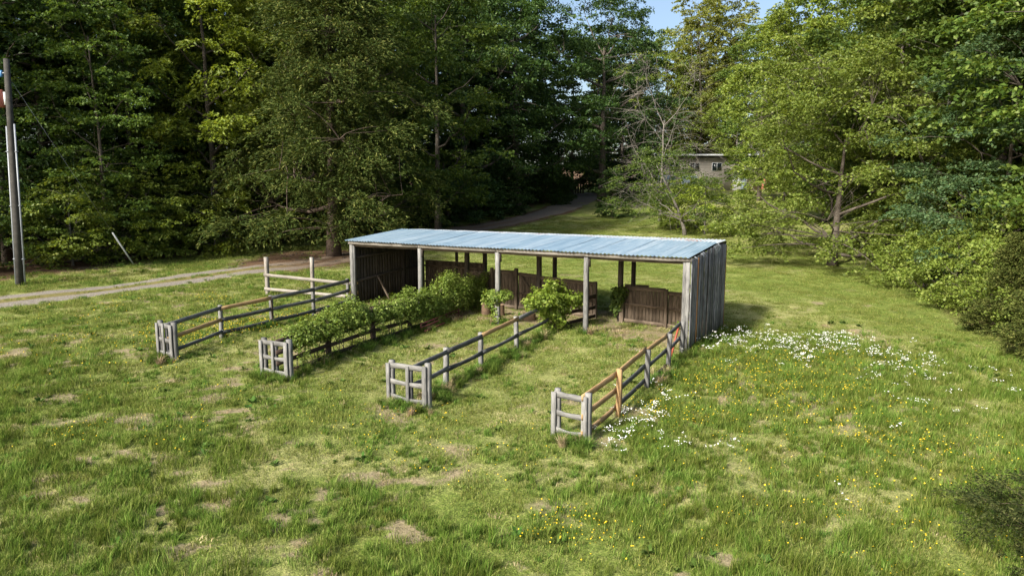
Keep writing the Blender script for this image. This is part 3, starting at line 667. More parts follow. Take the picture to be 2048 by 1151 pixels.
L_fresh = leafmat('leaf_fresh_green', (.06,.12,.022), (.13,.205,.042), c3=(.20,.275,.07), trans=.4)
L_gold = leafmat('leaf_bronze', (.13,.16,.03), (.225,.25,.055), c3=(.31,.31,.10), trans=.42)
L_vine = leafmat('vine_leaf', (.10,.165,.025), (.205,.285,.05), c3=(.33,.39,.11), trans=.4)
L_grape = leafmat('grape_leaf', (.125,.19,.026), (.235,.325,.046), c3=(.36,.41,.10), trans=.42)
KIND = {}
def kind(k, **a): KIND[k] = make_tree(k, **a)
kind('mid', seed=1, h=21, r=5.4, cb=3.0, prof='oval', nc=80, cr=1.2, spr=19, per=24, leaf=.23, asp=.6, mat=L_mid, bark=M_bark, tr=.24, sprL=1.0, sprW=.55, droop=.3)
kind('mid2', seed=2, h=24, r=6.0, cb=3.5, prof='tall', nc=82, cr=1.3, spr=19, per=24, leaf=.25, asp=.6, mat=L_mid, bark=M_bark, tr=.27, sprL=1.1, sprW=.6, droop=.35)
kind('slender', seed=3, h=17, r=2.9, cb=1.5, prof='tall', nc=90, cr=.75, spr=12, per=20, leaf=.17, asp=.65, mat=L_fresh, bark=M_bark, tr=.13, sprL=.7, sprW=.4, rise=1.2)
kind('hickory', seed=4, h=24, r=5.2, cb=6.5, prof='tall', nc=85, cr=1.2, spr=19, per=26, leaf=.26, asp=.42, mat=L_bright, bark=M_bark, tr=.24, sprL=1.0, sprW=.5, droop=.65, cz=.6)
kind('oak', seed=5, h=30, r=11, cb=5.0, prof='spread', nc=105, cr=1.8, spr=20, per=24, leaf=.33, asp=.55, mat=L_dark, bark=M_bark, tr=.62, sprL=1.5, sprW=.8, droop=.3, rise=.5, trunk_f=.72)
kind('darktree', seed=6, h=24, r=4.6, cb=.8, prof='tall', nc=105, cr=1.1, spr=12, per=22, leaf=.23, asp=.42, mat=L_dark, bark=M_bark, tr=.22, sprL=1.1, sprW=.45, droop=.35)
kind('filler', seed=7, h=26, r=6.2, cb=.5, prof='tall', nc=110, cr=1.5, spr=11, per=18, leaf=.46, asp=.6, mat=L_dark, bark=M_bark, tr=.28, sprL=1.4, sprW=.8)
kind('light', seed=8, h=22, r=5.8, cb=2.0, prof='oval', nc=84, cr=1.25, spr=19, per=24, leaf=.25, asp=.6, mat=L_light, bark=M_barkl, tr=.2, sprL=1.0, sprW=.55)
kind('gold', seed=9, h=34, r=5.6, cb=4., prof='tall', nc=100, cr=1.4, spr=11, per=18, leaf=.38, asp=.6, mat=L_gold, bark=M_bark, tr=.28, sprL=1.2, sprW=.6)
kind('blue', seed=10, h=12.5, r=4.8, cb=.4, prof='oval', nc=90, cr=.9, spr=18, per=26, leaf=.15, asp=.5, mat=L_blue, bark=M_bark, tr=.15, sprL=.8, sprW=.42)
kind('under', seed=11, h=5.6, r=3.1, cb=.3, prof='spread', nc=34, cr=.75, spr=11, per=24, leaf=.155, asp=.65, mat=L_mid, bark=M_barkl, tr=.06, sprL=.8, sprW=.5, flat=.025, droop=.2)
kind('under2', seed=12, h=4.2, r=2.6, cb=.3, prof='oval', nc=30, cr=.65, spr=11, per=24, leaf=.15, asp=.6, mat=L_bright, bark=M_barkl, tr=.05, sprL=.7, sprW=.45, flat=.025, droop=.4)
kind('hero', seed=13, h=13.2, r=8.3, cb=.9, prof='spread', nc=195, cr=1.15, spr=20, per=23, leaf=.155, asp=.7, mat=L_light, bark=M_barkh, tr=.26, sprL=.85, sprW=.5, droop=.35, flat=.05, twig=2, bare=.05, inner=.25, rise=.6, trunk_f=.6, nmaj=13, notch=(-.87, -.49, 4.4, 7.6, 4.3))
kind('shrub', seed=14, h=3.2, r=2.1, cb=.05, prof='oval', nc=44, cr=.5, spr=11, per=22, leaf=.10, asp=.7, mat=L_light, bark=M_bark, tr=.05, sprL=.5, sprW=.3, droop=.3, cz=.7)
kind('dshrub', seed=15, h=3.0, r=2.6, cb=.05, prof='oval', nc=46, cr=.65, spr=11, per=22, leaf=.17, asp=.6, mat=L_dark, bark=M_bark, tr=.06, sprL=.6, sprW=.4, droop=.2, cz=.7)
kind('cedar', seed=16, h=23.5, r=6.9, cb=2.3, prof='cedar', nc=430, cr=.75, spr=14, per=28, leaf=.25, asp=.24, mat=L_cedar, bark=M_barkr, tr=.36, sprL=1.7, sprW=.24, flat=.05, droop=.5, align=.9, trunk_f=.95, rise=.05, twig=0, inner=.0, nmaj=26, cz=.7)
kind('cedar_s', seed=17, h=4.6, r=2.0, cb=.1, prof='cedar', nc=130, cr=.42, spr=16, per=28, leaf=.115, asp=.34, mat=L_cedar2, bark=M_barkr, tr=.06, sprL=.5, sprW=.16, flat=.08, droop=.3, align=.8, trunk_f=.95, rise=.3, inner=.1, cz=.7)
kind('cedar_low', seed=18, h=1.5, r=1.7, cb=.05, prof='oval', nc=52, cr=.32, spr=15, per=50, leaf=.062, asp=.36, mat=L_jun, bark=M_barkr, tr=.04, sprL=.6, sprW=.13, flat=.05, droop=.12, align=.85, rise=.3, inner=.15, cz=.6)
kind('halfdead', seed=19, h=17.5, r=5.0, cb=2.6, prof='tall', nc=80, cr=.9, spr=9, per=16, leaf=.17, asp=.6, mat=L_light, bark=M_dead, tr=.15, sprL=.8, sprW=.45, bare=.6, twig=7, lean=(-.04, 0), rise=1.3, trunk_f=.6, nmaj=9)
kind('leaning', seed=20, h=7.5, r=4.8, cb=1.6, prof='spread', nc=70, cr=.75, spr=12, per=17, leaf=.145, asp=.65, mat=L_mid, bark=M_barkl, tr=.16, sprL=.8, sprW=.45, bare=.08, twig=3, lean=(-.45, .05))
kind('under3', seed=31, h=5.0, r=2.9, cb=.3, prof='spread', nc=34, cr=.75, spr=12, per=24, leaf=.17, asp=.62, mat=L_light, bark=M_barkl, tr=.06, sprL=.8, sprW=.5, flat=.025, droop=.3)
kind('ivy', seed=21, h=5.2, r=1.9, cb=.1, prof='column', nc=60, cr=.5, spr=11, per=22, leaf=.14, asp=.8, mat=L_dark, bark=M_bark, tr=.12, sprL=.5, sprW=.35)
print('LEAVES', {k: v[2] for k, v in KIND.items()}, sum(v[2] for v in KIND.values()))
def place(k, x, y, s, rz, label, name='deciduous_tree', cat='tree', group=None, zs=None):
    tm, cm, _ = KIND[k]; z = hz(x, y)
    root = thing(name, (x, y, z), label, cat, group); root.rotation_euler = (0, 0, rz); root.scale = (s, s, zs or s)
    for nm, me in (('trunk', tm), ('crown', cm)):
        o = bpy.data.objects.new(nm, me); COL.objects.link(o); o.parent = root
        if nm == 'crown': o['kind'] = 'stuff'
    return root
# named trees
place('cedar', -12.63, 11.95, 1., 1.1, 'broad dark cedar with bare lower trunk beside the driveway bend', 'cedar_tree')
place('hero', 17.0, 25.94, 1., 0., 'wide spreading light green tree with low branches standing on the lawn', 'lawn_tree')
place('slender', -22.4, 2.5, 1., .3, 'slender mid-green tree rising from the understory at the wood edge', 'edge_tree')
place('hickory', -21.6, 9.8, 1., .8, 'bright yellow-green tree with drooping leaf clusters at the wood edge', 'edge_tree')
place('hickory', -27.2, 18., 1.18, 2.9, 'tall yellow-green tree with dark trunk between wood edge and cedar', 'edge_tree')
place('mid', -13.6, 25.4, 1.02, .5, 'leafy mid-green tree just behind the dark cedar', 'edge_tree', zs=1.08)
place('oak', -22.5, 55., 1., 0., 'huge dark oak over the bend of the driveway', 'oak_tree')
place('oak', -24., 45., .82, 2., 'dark oak nearer the cedar in the deep shade', 'oak_tree', zs=.9)
place('oak', -17.5, 72., .9, 4., 'dark oak left of the house with sky showing past its crown', 'oak_tree', zs=1.)
place('halfdead', -1.7, 49.3, 1., 2.2, 'half-dead tree with bare pale branches in front of the house', 'dead_topped_tree')
place('leaning', 4.2, 37.8, 1., .4, 'small sparse tree with leaning trunk behind the shed', 'leaning_tree')
place('ivy', -7.5, 50.5, 1., .4, 'dark ivy-smothered trunk at the driveway turn', 'ivy_clump', 'shrub')
place('under2', 5.4, 39.8, 1.15, 2.1, 'bright bushy sapling beside the leaning trunk', 'sapling', 'sapling')
place('under3', 2.2, 42.5, .95, 1.2, 'leafy light shrub left of the leaning trunk', 'lawn_shrub', 'shrub')
place('mid', 18.2, 39.7, .82, 2.2, 'mid-green tree directly behind the spreading lawn tree', 'edge_tree')
place('light', 13.7, 57.4, 1.25, .2, 'tall light green tree rising above the spreading lawn tree', 'edge_tree')
place('blue', 25.0, 18.5, 1., .9, 'dense blue-green tree reaching the ground at the right wood edge', 'edge_tree')
place('mid', 2.4, 84., 1.15, 3., 'round-crowned tree beside the house end', 'round_tree')
place('gold', -14.4, 115.4, 1., 1., 'tall bronze-leaved poplar behind the house', 'poplar_tree', group='bronze poplars behind the house')
place('gold', -9., 121., 1., 2., 'tall bronze-leaved poplar behind the house', 'poplar_tree', group='bronze poplars behind the house')
place('gold', -3., 124., .95, 3.3, 'tall bronze-leaved poplar behind the house', 'poplar_tree', group='bronze poplars behind the house')
place('gold', -18.2, 122.6, 1., 4.4, 'tall bronze-leaved poplar behind the house', 'poplar_tree', group='bronze poplars behind the house', zs=1.25)
place('gold', -14.8, 126., 1.05, 5.4, 'tall bronze-leaved poplar behind the house', 'poplar_tree', group='bronze poplars behind the house', zs=1.25)
place('light', -21.3, 116.5, 1.3, 1.4, 'pale green tree rising past the left end of the house', 'edge_tree')
place('light', -7., 112., .95, 4.1, 'pale green tree overtopping the house roof', 'edge_tree')
for k, (x, y, s, kd) in enumerate(((-27,-1.1,1,'darktree'),(-29.6,2.7,1.05,'mid'),(-25.6,-4.6,.95,'darktree'),(-31.5,8.5,1.1,'mid'),(-37,8,1.1,'darktree'),(-32.2,-3.5,1.05,'darktree'),(-25.5,6.4,.95,'darktree'))):
    place(kd, x, y, s, k*1.3, 'dark narrow tree in the shaded wood behind the utility pole' if kd == 'darktree' else 'mid-green forest tree rising behind the slender edge tree', 'forest_tree', group='dark trees behind the utility pole' if kd == 'darktree' else 'mid-green trees behind the slender tree')
for k, (x, y, s) in enumerate(((-28.5,10.5,1.),(-22.3,27.9,1.),(-28.,24.,1.05),(-20.8,21.6,.95),(-27,33,1.1))):
    place('mid2', x, y, s, k*2.1+.4, 'mid-green forest tree in the wood behind the cedar', 'forest_tree', group='mid-green trees behind the cedar')
for k, (x, y, s) in enumerate(((10,55,1.),(19.8,35.7,1.05),(22.6,30.7,1.),(25.4,25.5,1.),(21.1,49.7,1.1),(24.6,43.6,1.1))):
    place(['light','mid2','light','mid2','mid','mid2'][k], x, y, s, k*1.9, ['pale green tree filling the gap between house and lawn tree','leafy green tree at the right wood edge','pale green tree at the right wood edge','leafy green tree at the right wood edge','leafy green tree at the right wood edge','leafy green tree at the right wood edge'][k], 'edge_tree', group='right wood edge trees')
for k, (x, y, s) in enumerate(((27,20.4,1.),(28.5,16.5,1.),(27.5,37,1.1),(29,29,1.05),(30,11,.9))):
    place('mid2' if k % 2 else 'mid', x, y, s, k*2.3, 'tall green tree in the wood behind the blue-green tree', 'forest_tree', group='trees in the right wood')
fill = [(-53,3.9),(-51.6,8.4),(-50,13.2),(-46,17.1),(-44.6,22.2),(-40.7,26.4),(-37.4,30.6),(-34,37),(-46,52),(-40,60),(-36,68),(-31,76),(-26.9,82),(-22,92),(-38,15),(-36,22),(-33,29),(-31,45),(-30,52),(-29,62),(-41,2),(-36,1.5),(-27,98),(14.7,76),(8.4,89),(24,60),(28,50),(31,42),(33,34),(33,24),(34,16),(4,108),(12,104),(20,90),(27,74),(-18,125),(-26,118),(0,128),(6,122),(-32,112),(-22,135),(-12,138),(-2,140)]
for k, (x, y) in enumerate(fill):
    pale = k in (23,24,31,32,33) or k >= 35
    place('light' if pale else 'filler', x, y, (1.15 if pale else 1.)*float(rng.uniform(.92, 1.12)), k*1.7, 'pale tree far behind the lawn tree and house' if pale else 'dark tree deep inside the wood', 'forest_tree', group='pale background trees' if pale else 'dark trees deep in the wood')
for k, (x, y) in enumerate(((-40,-6),(-36.5,-11),(-47,-2),(-44,-9),(-50,-12))):
    place('filler', x, y, 1., k*2.1, 'dark tree deep inside the wood', 'forest_tree', group='dark trees deep in the wood')
# understory
und = [(-23.3,-2.,.8,'under'),(-22.3,.2,1.05,'under3'),(-21.9,2.6,.85,'under2'),(-22.3,5.,1.05,'under3'),(-22.3,7.4,.9,'under'),(-22.9,13.3,1.,'under'),(-24.5,-6,.9,'under'),(-25,10,1.2,'under'),(-24.8,3.2,1.2,'under'),(-22.6,16.8,1.,'under')]
for k, (x, y, s, kd) in enumerate(und):
    place(kd, x, y, s, k*2.2, 'layered bright understory shrub between trunks left of the cedar', 'understory_shrub', 'shrub', 'understory shrubs left of the cedar')
place('under2', -20.9, 9.0, 1.35, 1., 'yellow-green sapling with hanging leaves below the bright tree', 'sapling', 'sapling')
for k, (x, y, s) in enumerate(((-19.6,30.5,1.2),(-19.2,35,1.4),(-19.8,41.2,1.5),(-21,47.,1.6),(-22.5,63,1.5),(-21,25.5,1.2),(-23.5,68,1.3))):
    place('dshrub', x, y, s, k*1.4, 'dark evergreen shrub along the shaded driveway', 'evergreen_shrub', 'shrub', 'dark shrubs along the driveway')
for k, (x, y, s, kd) in enumerate(((21.9,18.7,1.,'shrub'),(23.,15.2,1.05,'shrub'),(24.2,12.8,1.1,'shrub'),(23.,21.5,1.2,'shrub'),(25.2,10.,1.,'shrub'),(22.3,24.5,1.3,'shrub'),(25.5,15.5,1.5,'shrub'))):
    place(kd, x, y, s, k*1.1, 'light green shrub along the right wood edge', 'edge_shrub', 'shrub', 'shrubs along the right wood edge')
place('cedar_s', 24.7, 9.0, .8, .5, 'small olive cedar nearest the light green shrubs', 'young_cedar', 'cedar')
place('cedar_s', 25.4, 5.2, .9, 2.5, 'larger olive cedar leaning over the meadow edge', 'young_cedar', 'cedar')
place('cedar_low', 23.6, -9.3, .92, 1., 'low dark juniper on the meadow away from the wood', 'juniper', 'shrub')

# ------------------------------------------------------------------ vines
def vine(name, label, blobs, n, leaf, mat, seed, stems=None, stem_mat=M_bark, cat='vine'):
    """blobs (x,y,z,rx,ry,rz,weight)"""
    r_ = np.random.default_rng(seed); b = np.array(blobs, float); w = b[:, 6]/b[:, 6].sum()
    k = r_.choice(len(b), n, p=w); d = r_.normal(0, 1, (n, 3)); d /= np.linalg.norm(d, axis=1)[:, None]
    rad = r_.random(n)**.33; rad = np.where(r_.random(n) < .7, .8+.28*r_.random(n), rad)
    lump = 1+.22*np.sin(d[:, 0]*7+k)+.2*np.sin(d[:, 1]*6+d[:, 2]*5+k*2)
    p = b[k, :3]+d*b[k, 3:6]*(rad*lump)[:, None]
    keep = p[:, 2] > H(p[:, 0], p[:, 1])+.03; p = p[keep]; d = d[keep]; m = len(p)
    f = r_.normal(0, 1, (m, 3)); nn = d*.8+np.array([0, 0, .7])+r_.normal(0, .5, (m, 3))
    rt_ = np.cross(f, nn); rt_ /= np.linalg.norm(rt_, axis=1)[:, None]; f = np.cross(nn, rt_); f /= np.linalg.norm(f, axis=1)[:, None]
    s = leaf*r_.uniform(.6, 1.4, m); h = f*(s*.5)[:, None]; ww = rt_*(s*.36)[:, None]; c = np.cross(rt_, f)*(s*.1)[:, None]
    Qd = np.stack([p-h, p+ww+c, p+h, p-ww+c], 1)
    root = thing(name, (b[0, 0], b[0, 1], hz(b[0, 0], b[0, 1])), label, cat)
    o = link('foliage', quads_to_mesh('foliage', Qd, mat), root); o['kind'] = 'stuff'
    if stems:
        mb = MB()
        for P_, rr in stems: mb.tube(P_, rr, 5, cap=False)
        link('stem', mb.mesh('stem', stem_mat, True), root)
    return root
vr = np.random.default_rng(21)
blobs = []; stems = []
for y in np.arange(-8.1, 3.2, .36):
    x = np.interp(y, [-8.8, 3.3], [5.0, 4.45]); z = hz(x, y); f = smooth(-3.5, .5, y)
    top = 1.27+.15*math.sin(y*1.9)+.12*math.sin(y*.8+1)+.08*math.sin(y*4.3)+.06*float(f); bot = .78-.62*float(f)
    blobs.append((x+vr.normal()*.08, y, z+(top+bot)/2, .44+.05*float(f)+vr.random()*.1, .38, (top-bot)/2+.09, 1.+.6*float(f)))
    if vr.random() < .6: blobs.append((x+vr.normal()*.25, y+vr.normal()*.15, z+top+.06+vr.random()*.1, .16+vr.random()*.12, .2, .14+vr.random()*.1, .22))
    if vr.random() < .4: blobs.append((x+.45+vr.normal()*.1, y, z+bot+.1-vr.random()*.25, .15, .2, .22, .12))
    for _ in range(2):
        xx = x+vr.normal()*.05; yy = y+vr.normal()*.15; q = vr.normal(0, .09, (4, 2)); zz_ = np.linspace(-.05, bot+.25, 4)
        stems.append((np.stack([xx+.05+q[:, 0]*.5, yy+q[:, 1], z+zz_], 1), [.016, .013, .011, .008]))
for y in (-7., -5.4, -3.9, -2.6, -.8):
    x = np.interp(y, [-8.8, 3.3], [5.0, 4.45]); z = hz(x, y)
    blobs.append((x+.2, y, z+.12, .28, .3, .22, .14))
vine('vine_hedge', 'long honeysuckle vine mass growing over the dark brown fence', blobs, 44000, .072, L_vine, 5, stems)
gb_ = [(9.5,.2,1.05,.5,.75,.42,1.),(9.6,-.5,1.15,.4,.55,.35,.7),(9.75,.9,1.0,.45,.6,.35,.7),(9.6,.1,.55,.45,.5,.4,.5),(9.5,.35,1.5,.28,.35,.25,.3),(9.4,-1.1,1.05,.3,.4,.3,.35),(9.95,1.5,.85,.35,.45,.3,.4),(9.6,.2,.2,.5,.5,.3,.35),(9.5,-.2,1.62,.1,.1,.3,.04),(9.7,.8,1.5,.1,.1,.28,.04),(9.45,-1.5,1.2,.12,.25,.1,.04),(10.0,2.0,.95,.15,.3,.12,.06),(9.3,-.8,1.5,.12,.12,.2,.03),(9.9,.5,.75,.3,.3,.3,.2)]
vine('vine_bush', 'bright yellow-green grapevine bush swallowing the end of the middle fence', gb_, 5200, .115, L_grape, 6, [(np.array([(9.6,.35,-.25),(9.62,.3,.3),(9.55,.2,.9)]), [.09,.07,.04]), (np.array([(9.85,.9,-.2),(9.8,.8,.3),(9.7,.7,.9)]), [.03,.025,.02])])
vine('post_vine', 'leafy vine clump wrapped round the middle front post of the shed', [(7.18,-.02,1.0,.42,.35,.28,1.),(7.62,.0,1.08,.28,.3,.22,.5),(6.95,.0,.75,.22,.25,.25,.3),(7.2,.0,.4,.16,.2,.4,.18),(7.34,.05,.1,.2,.22,.12,.12)], 1900, .085, L_vine, 7, [(np.array([(7.25,-.12,0.),(7.22,-.1,.5),(7.25,-.09,1.1)]), [.015,.012,.01])])
vine('post_vine', 'dark leafy vine hanging from the gate post by the opening', [(11.0,3.25,.85,.26,.24,.38,1.),(11.08,3.2,1.1,.28,.2,.16,.4),(10.9,3.3,.4,.2,.2,.35,.4)], 1100, .11, L_mid, 8)
vine('young_vine', 'small vine sprout climbing the partition beside the right end post', [(13.9,3.0,.2,.25,.2,.5,1.),(13.5,3.1,-.1,.3,.2,.2,.6)], 200, .09, L_vine, 9)

# ------------------------------------------------------------------ house in the trees
M_siding, n, out = new_mat('tan_siding'); tc = n.nodes.new('ShaderNodeTexCoord')
wv = N(n, 'ShaderNodeTexWave', i_Scale=1.1, bands_direction='Z', wave_profile='SAW'); n.links.new(tc.outputs['Object'], wv.inputs['Vector'])
bsdf(n, out, mixc(n, (.30,.27,.23), (.44,.41,.36), wv.outputs['Fac']), .8, .2, bump=wv.outputs['Fac'], bstr=.4)
M_glass = plain('window_glass', (.02,.03,.035), .12, .6); M_roofh = plain('house_roof', (.22,.21,.20), .8); M_trim = plain('white_trim', (.72,.74,.76), .6)
M_bluedoor = plain('blue_grey_door', (.30,.38,.45), .6); M_brick = plain('red_brick', (.30,.11,.07), .85, nscale=10)
hx, hy = -19.0, 97.2; ang = math.atan2(8.9, 14.6); hzv = 4.95
HM = Matrix.Translation((hx, hy, hzv)) @ Matrix.Rotation(ang, 4, 'Z')
house = bpy.data.objects.new('house', None); COL.objects.link(house); house.matrix_basis = HM; WM[house] = HM
tag(house, 'long tan two-storey house with white-edged flat roof half hidden by trees', 'house')
def hpart(name, lo, hi, mat, parent=house):
    mb = MB(); mb.box(lo, hi); o = bpy.data.objects.new(name, mb.mesh(name, mat)); COL.objects.link(o); o.parent = parent; WM[o] = HM; return o
hpart('wall', (0, 0, -1.), (20.5, 8., 5.9), M_siding); rf = hpart('roof', (-.9, -1.1, 6.16), (21.6, 9., 6.4), M_roofh); hpart('fascia', (-.95, -1.18, 6.1), (21.65, -1.1, 6.42), M_trim, rf)
hpart('gable_panel', (17.8, -.04, 4.9), (20.6, -.003, 5.9), M_siding)
for (x0, x1, z0, z1) in ((1.2, 3.2, 3.5, 4.9), (4., 5.4, 3.5, 4.9), (7.6, 9.2, 3.6, 4.9), (11.6, 13.2, 3.6, 4.9), (16.6, 18.4, 3.5, 4.9)):
    w = hpart('window', (x0-.1, -.07, z0-.1), (x1+.1, -.005, z1+.1), M_trim); hpart('pane', (x0, -.09, z0), (x1, -.072, z1), M_glass, w); hpart('mullion', ((x0+x1)/2-.05, -.11, z0), ((x0+x1)/2+.05, -.092, z1), M_trim, w)
for (x0, x1, m) in ((1.9, 4.9, M_bluedoor), (6.2, 8.9, M_bluedoor)):
    w = hpart('garage_door', (x0-.12, -.06, -.3), (x1+.12, -.005, 2.75), M_trim); hpart('door_panel', (x0, -.08, -.3), (x1, -.062, 2.6), m, w)
w = hpart('door', (15.4, -.06, -.2), (18.0, -.005, 2.7), M_trim); hpart('door_panel', (16.9, -.09, -.2), (17.8, -.062, 2.5), M_bluedoor, w)
hpart('chimney_wall', (20.55, -.3, -1), (22.2, 1.6, 3.1), M_brick)
# board fence by the oak
pf = thing('board_fence', (-29, 84, hz(-29, 84)), 'dark vertical board fence at the head of the driveway', 'fence')
for k in range(22):
    a = np.array([-34.+k*.36, 81.+k*.22]); board('board', (a[0], a[1], hz(*a)-.1), (a[0], a[1], hz(*a)+2.5+brng.normal()*.04), .33, .03, M_brown, pf, (1, .6, 0), segs=2)

# ------------------------------------------------------------------ grass, flowers (scattered stuff)
def blade_mat(name, c1, c2, c3, trans=.3, var=.2):
    m, n, out = new_mat(name); geo = n.nodes.new('ShaderNodeNewGeometry'); oi = n.nodes.new('ShaderNodeObjectInfo')
    r = ramp(n, [(0., c1), (.6, c2), (1., c3)]); n.links.new(geo.outputs['Random Per Island'], r.inputs[0])
    v = mth(n, 'ADD', mth(n, 'MULTIPLY', oi.outputs['Random'], var*2), 1-var)
    hs = N(n, 'ShaderNodeHueSaturation'); n.links.new(v, hs.inputs['Value']); n.links.new(r.outputs[0], hs.inputs['Color'])
    hm = mth(n, 'ADD', mth(n, 'MULTIPLY', oi.outputs['Random'], .04), .48); n.links.new(hm, hs.inputs['Hue'])
    d = n.nodes.new('ShaderNodeBsdfDiffuse'); t = n.nodes.new('ShaderNodeBsdfTranslucent'); mx = n.nodes.new('ShaderNodeMixShader'); mx.inputs[0].default_value = trans
    n.links.new(hs.outputs[0], d.inputs[0]); n.links.new(hs.outputs[0], t.inputs[0]); n.links.new(d.outputs[0], mx.inputs[1]); n.links.new(t.outputs[0], mx.inputs[2]); n.links.new(mx.outputs[0], out.inputs[0])
    return m
G_lawn = blade_mat('grass_lawn', (.078,.122,.020), (.175,.215,.043), (.335,.335,.118), var=.25)
G_lush = blade_mat('grass_lush', (.055,.11,.016), (.115,.185,.032), (.21,.27,.065), var=.3)
G_tall = blade_mat('grass_tall', (.060,.107,.014), (.13,.19,.030), (.27,.31,.085), var=.25)
G_dry = blade_mat('grass_dry', (.27,.20,.11), (.38,.30,.17), (.48,.40,.25), .15)
G_weed = blade_mat('weed_leaf', (.045,.09,.018), (.08,.14,.03), (.12,.18,.045))
P_white = plain('white_petal', (.74,.74,.70), .7, amt=.05); P_yel = plain('yellow_petal', (.75,.50,.02), .6, amt=.1)
def patch(name, seed, n, rad, h, w, mat, lean=.45, clump=0):
    r_ = np.random.default_rng(seed)
    a = r_.random(n)*2*np.pi; rr = rad*np.sqrt(r_.random(n)); b = np.stack([rr*np.cos(a), rr*np.sin(a), np.full(n, -.02)], 1)
    if clump:
        cc = r_.normal(0, rad*.45, (clump, 2)); b[:, :2] = cc[r_.integers(0, clump, n)]+r_.normal(0, rad*.14, (n, 2))
    hh = h*r_.uniform(.45, 1.15, n); la = r_.random(n)*2*np.pi; ln = np.abs(r_.normal(lean, .22, n))*hh
    ld = np.stack([np.cos(la), np.sin(la), 0*la], 1); sd_ = np.stack([-np.sin(la+r_.normal(0,.5,n)), np.cos(la), 0*la], 1)
    ww = (w*r_.uniform(.6, 1.3, n))[:, None]*.5
    mid = b+ld*(ln*.35)[:, None]; mid[:, 2] += hh*.6; tip = b+ld*ln[:, None]; tip[:, 2] += hh*(1-.25*(ln/hh)**2)
    V = np.stack([b-sd_*ww, b+sd_*ww, mid-sd_*ww*.8, mid+sd_*ww*.8, tip], 1).reshape(-1, 3); o = np.arange(n)[:, None]*5
    return mesh_np(name, V, [o+np.array([[0, 1, 3, 2]]), o+np.array([[2, 3, 4]])], mat)
def weed(name, seed, n, L, w, mat):
    r_ = np.random.default_rng(seed); V = []; F = []
    for k in range(n):
        a = r_.random()*6.28; e = r_.uniform(.15, 1.1); l = L*r_.uniform(.6, 1.2); d = np.array([math.cos(a)*math.cos(e), math.sin(a)*math.cos(e), math.sin(e)]); s = np.array([-math.sin(a), math.cos(a), 0])*w*r_.uniform(.7, 1.3)*.5
        o = len(V); m = d*l*.55+np.array([0, 0, .01]); t = d*l-np.array([0, 0, .25*l*math.cos(e)]); V += [d*l*.08, m-s, t, m+s]; F.append((o, o+1, o+2, o+3))
    return mesh_np(name, V, np.array(F), mat)
def flower(name, seed, nst, h, spread, heads, size, pmat, smat):
    r_ = np.random.default_rng(seed); V = []; Q = []; mi = []
    for k in range(nst):
        b = np.array([*r_.normal(0, spread*.5, 2), -.02]); t = b+np.array([*r_.normal(0, spread*.5, 2), h*r_.uniform(.7, 1.15)]); s = np.array([.004, 0, 0]); o = len(V)
        V += [b-s, b+s, t+s*.6, t-s*.6]; Q.append((o, o+1, o+2, o+3)); mi.append(1)
        for j in range(heads):
            c = t+np.array([*r_.normal(0, size*(1.3 if heads > 1 else 0), 2), r_.normal(0, size*.4)]); nv = np.array([*r_.normal(0, .45, 2), 1.]); nv /= np.linalg.norm(nv)
            a = np.cross(nv, [1, 0, 0]); a /= np.linalg.norm(a); bb = np.cross(nv, a); sz = size*r_.uniform(.7, 1.2)*.5; o = len(V)
            V += [c+a*sz, c+bb*sz, c-a*sz, c-bb*sz]; Q.append((o, o+1, o+2, o+3)); mi.append(0)
    return mesh_np(name, V, np.array(Q), mats=[pmat, smat], mi=mi)
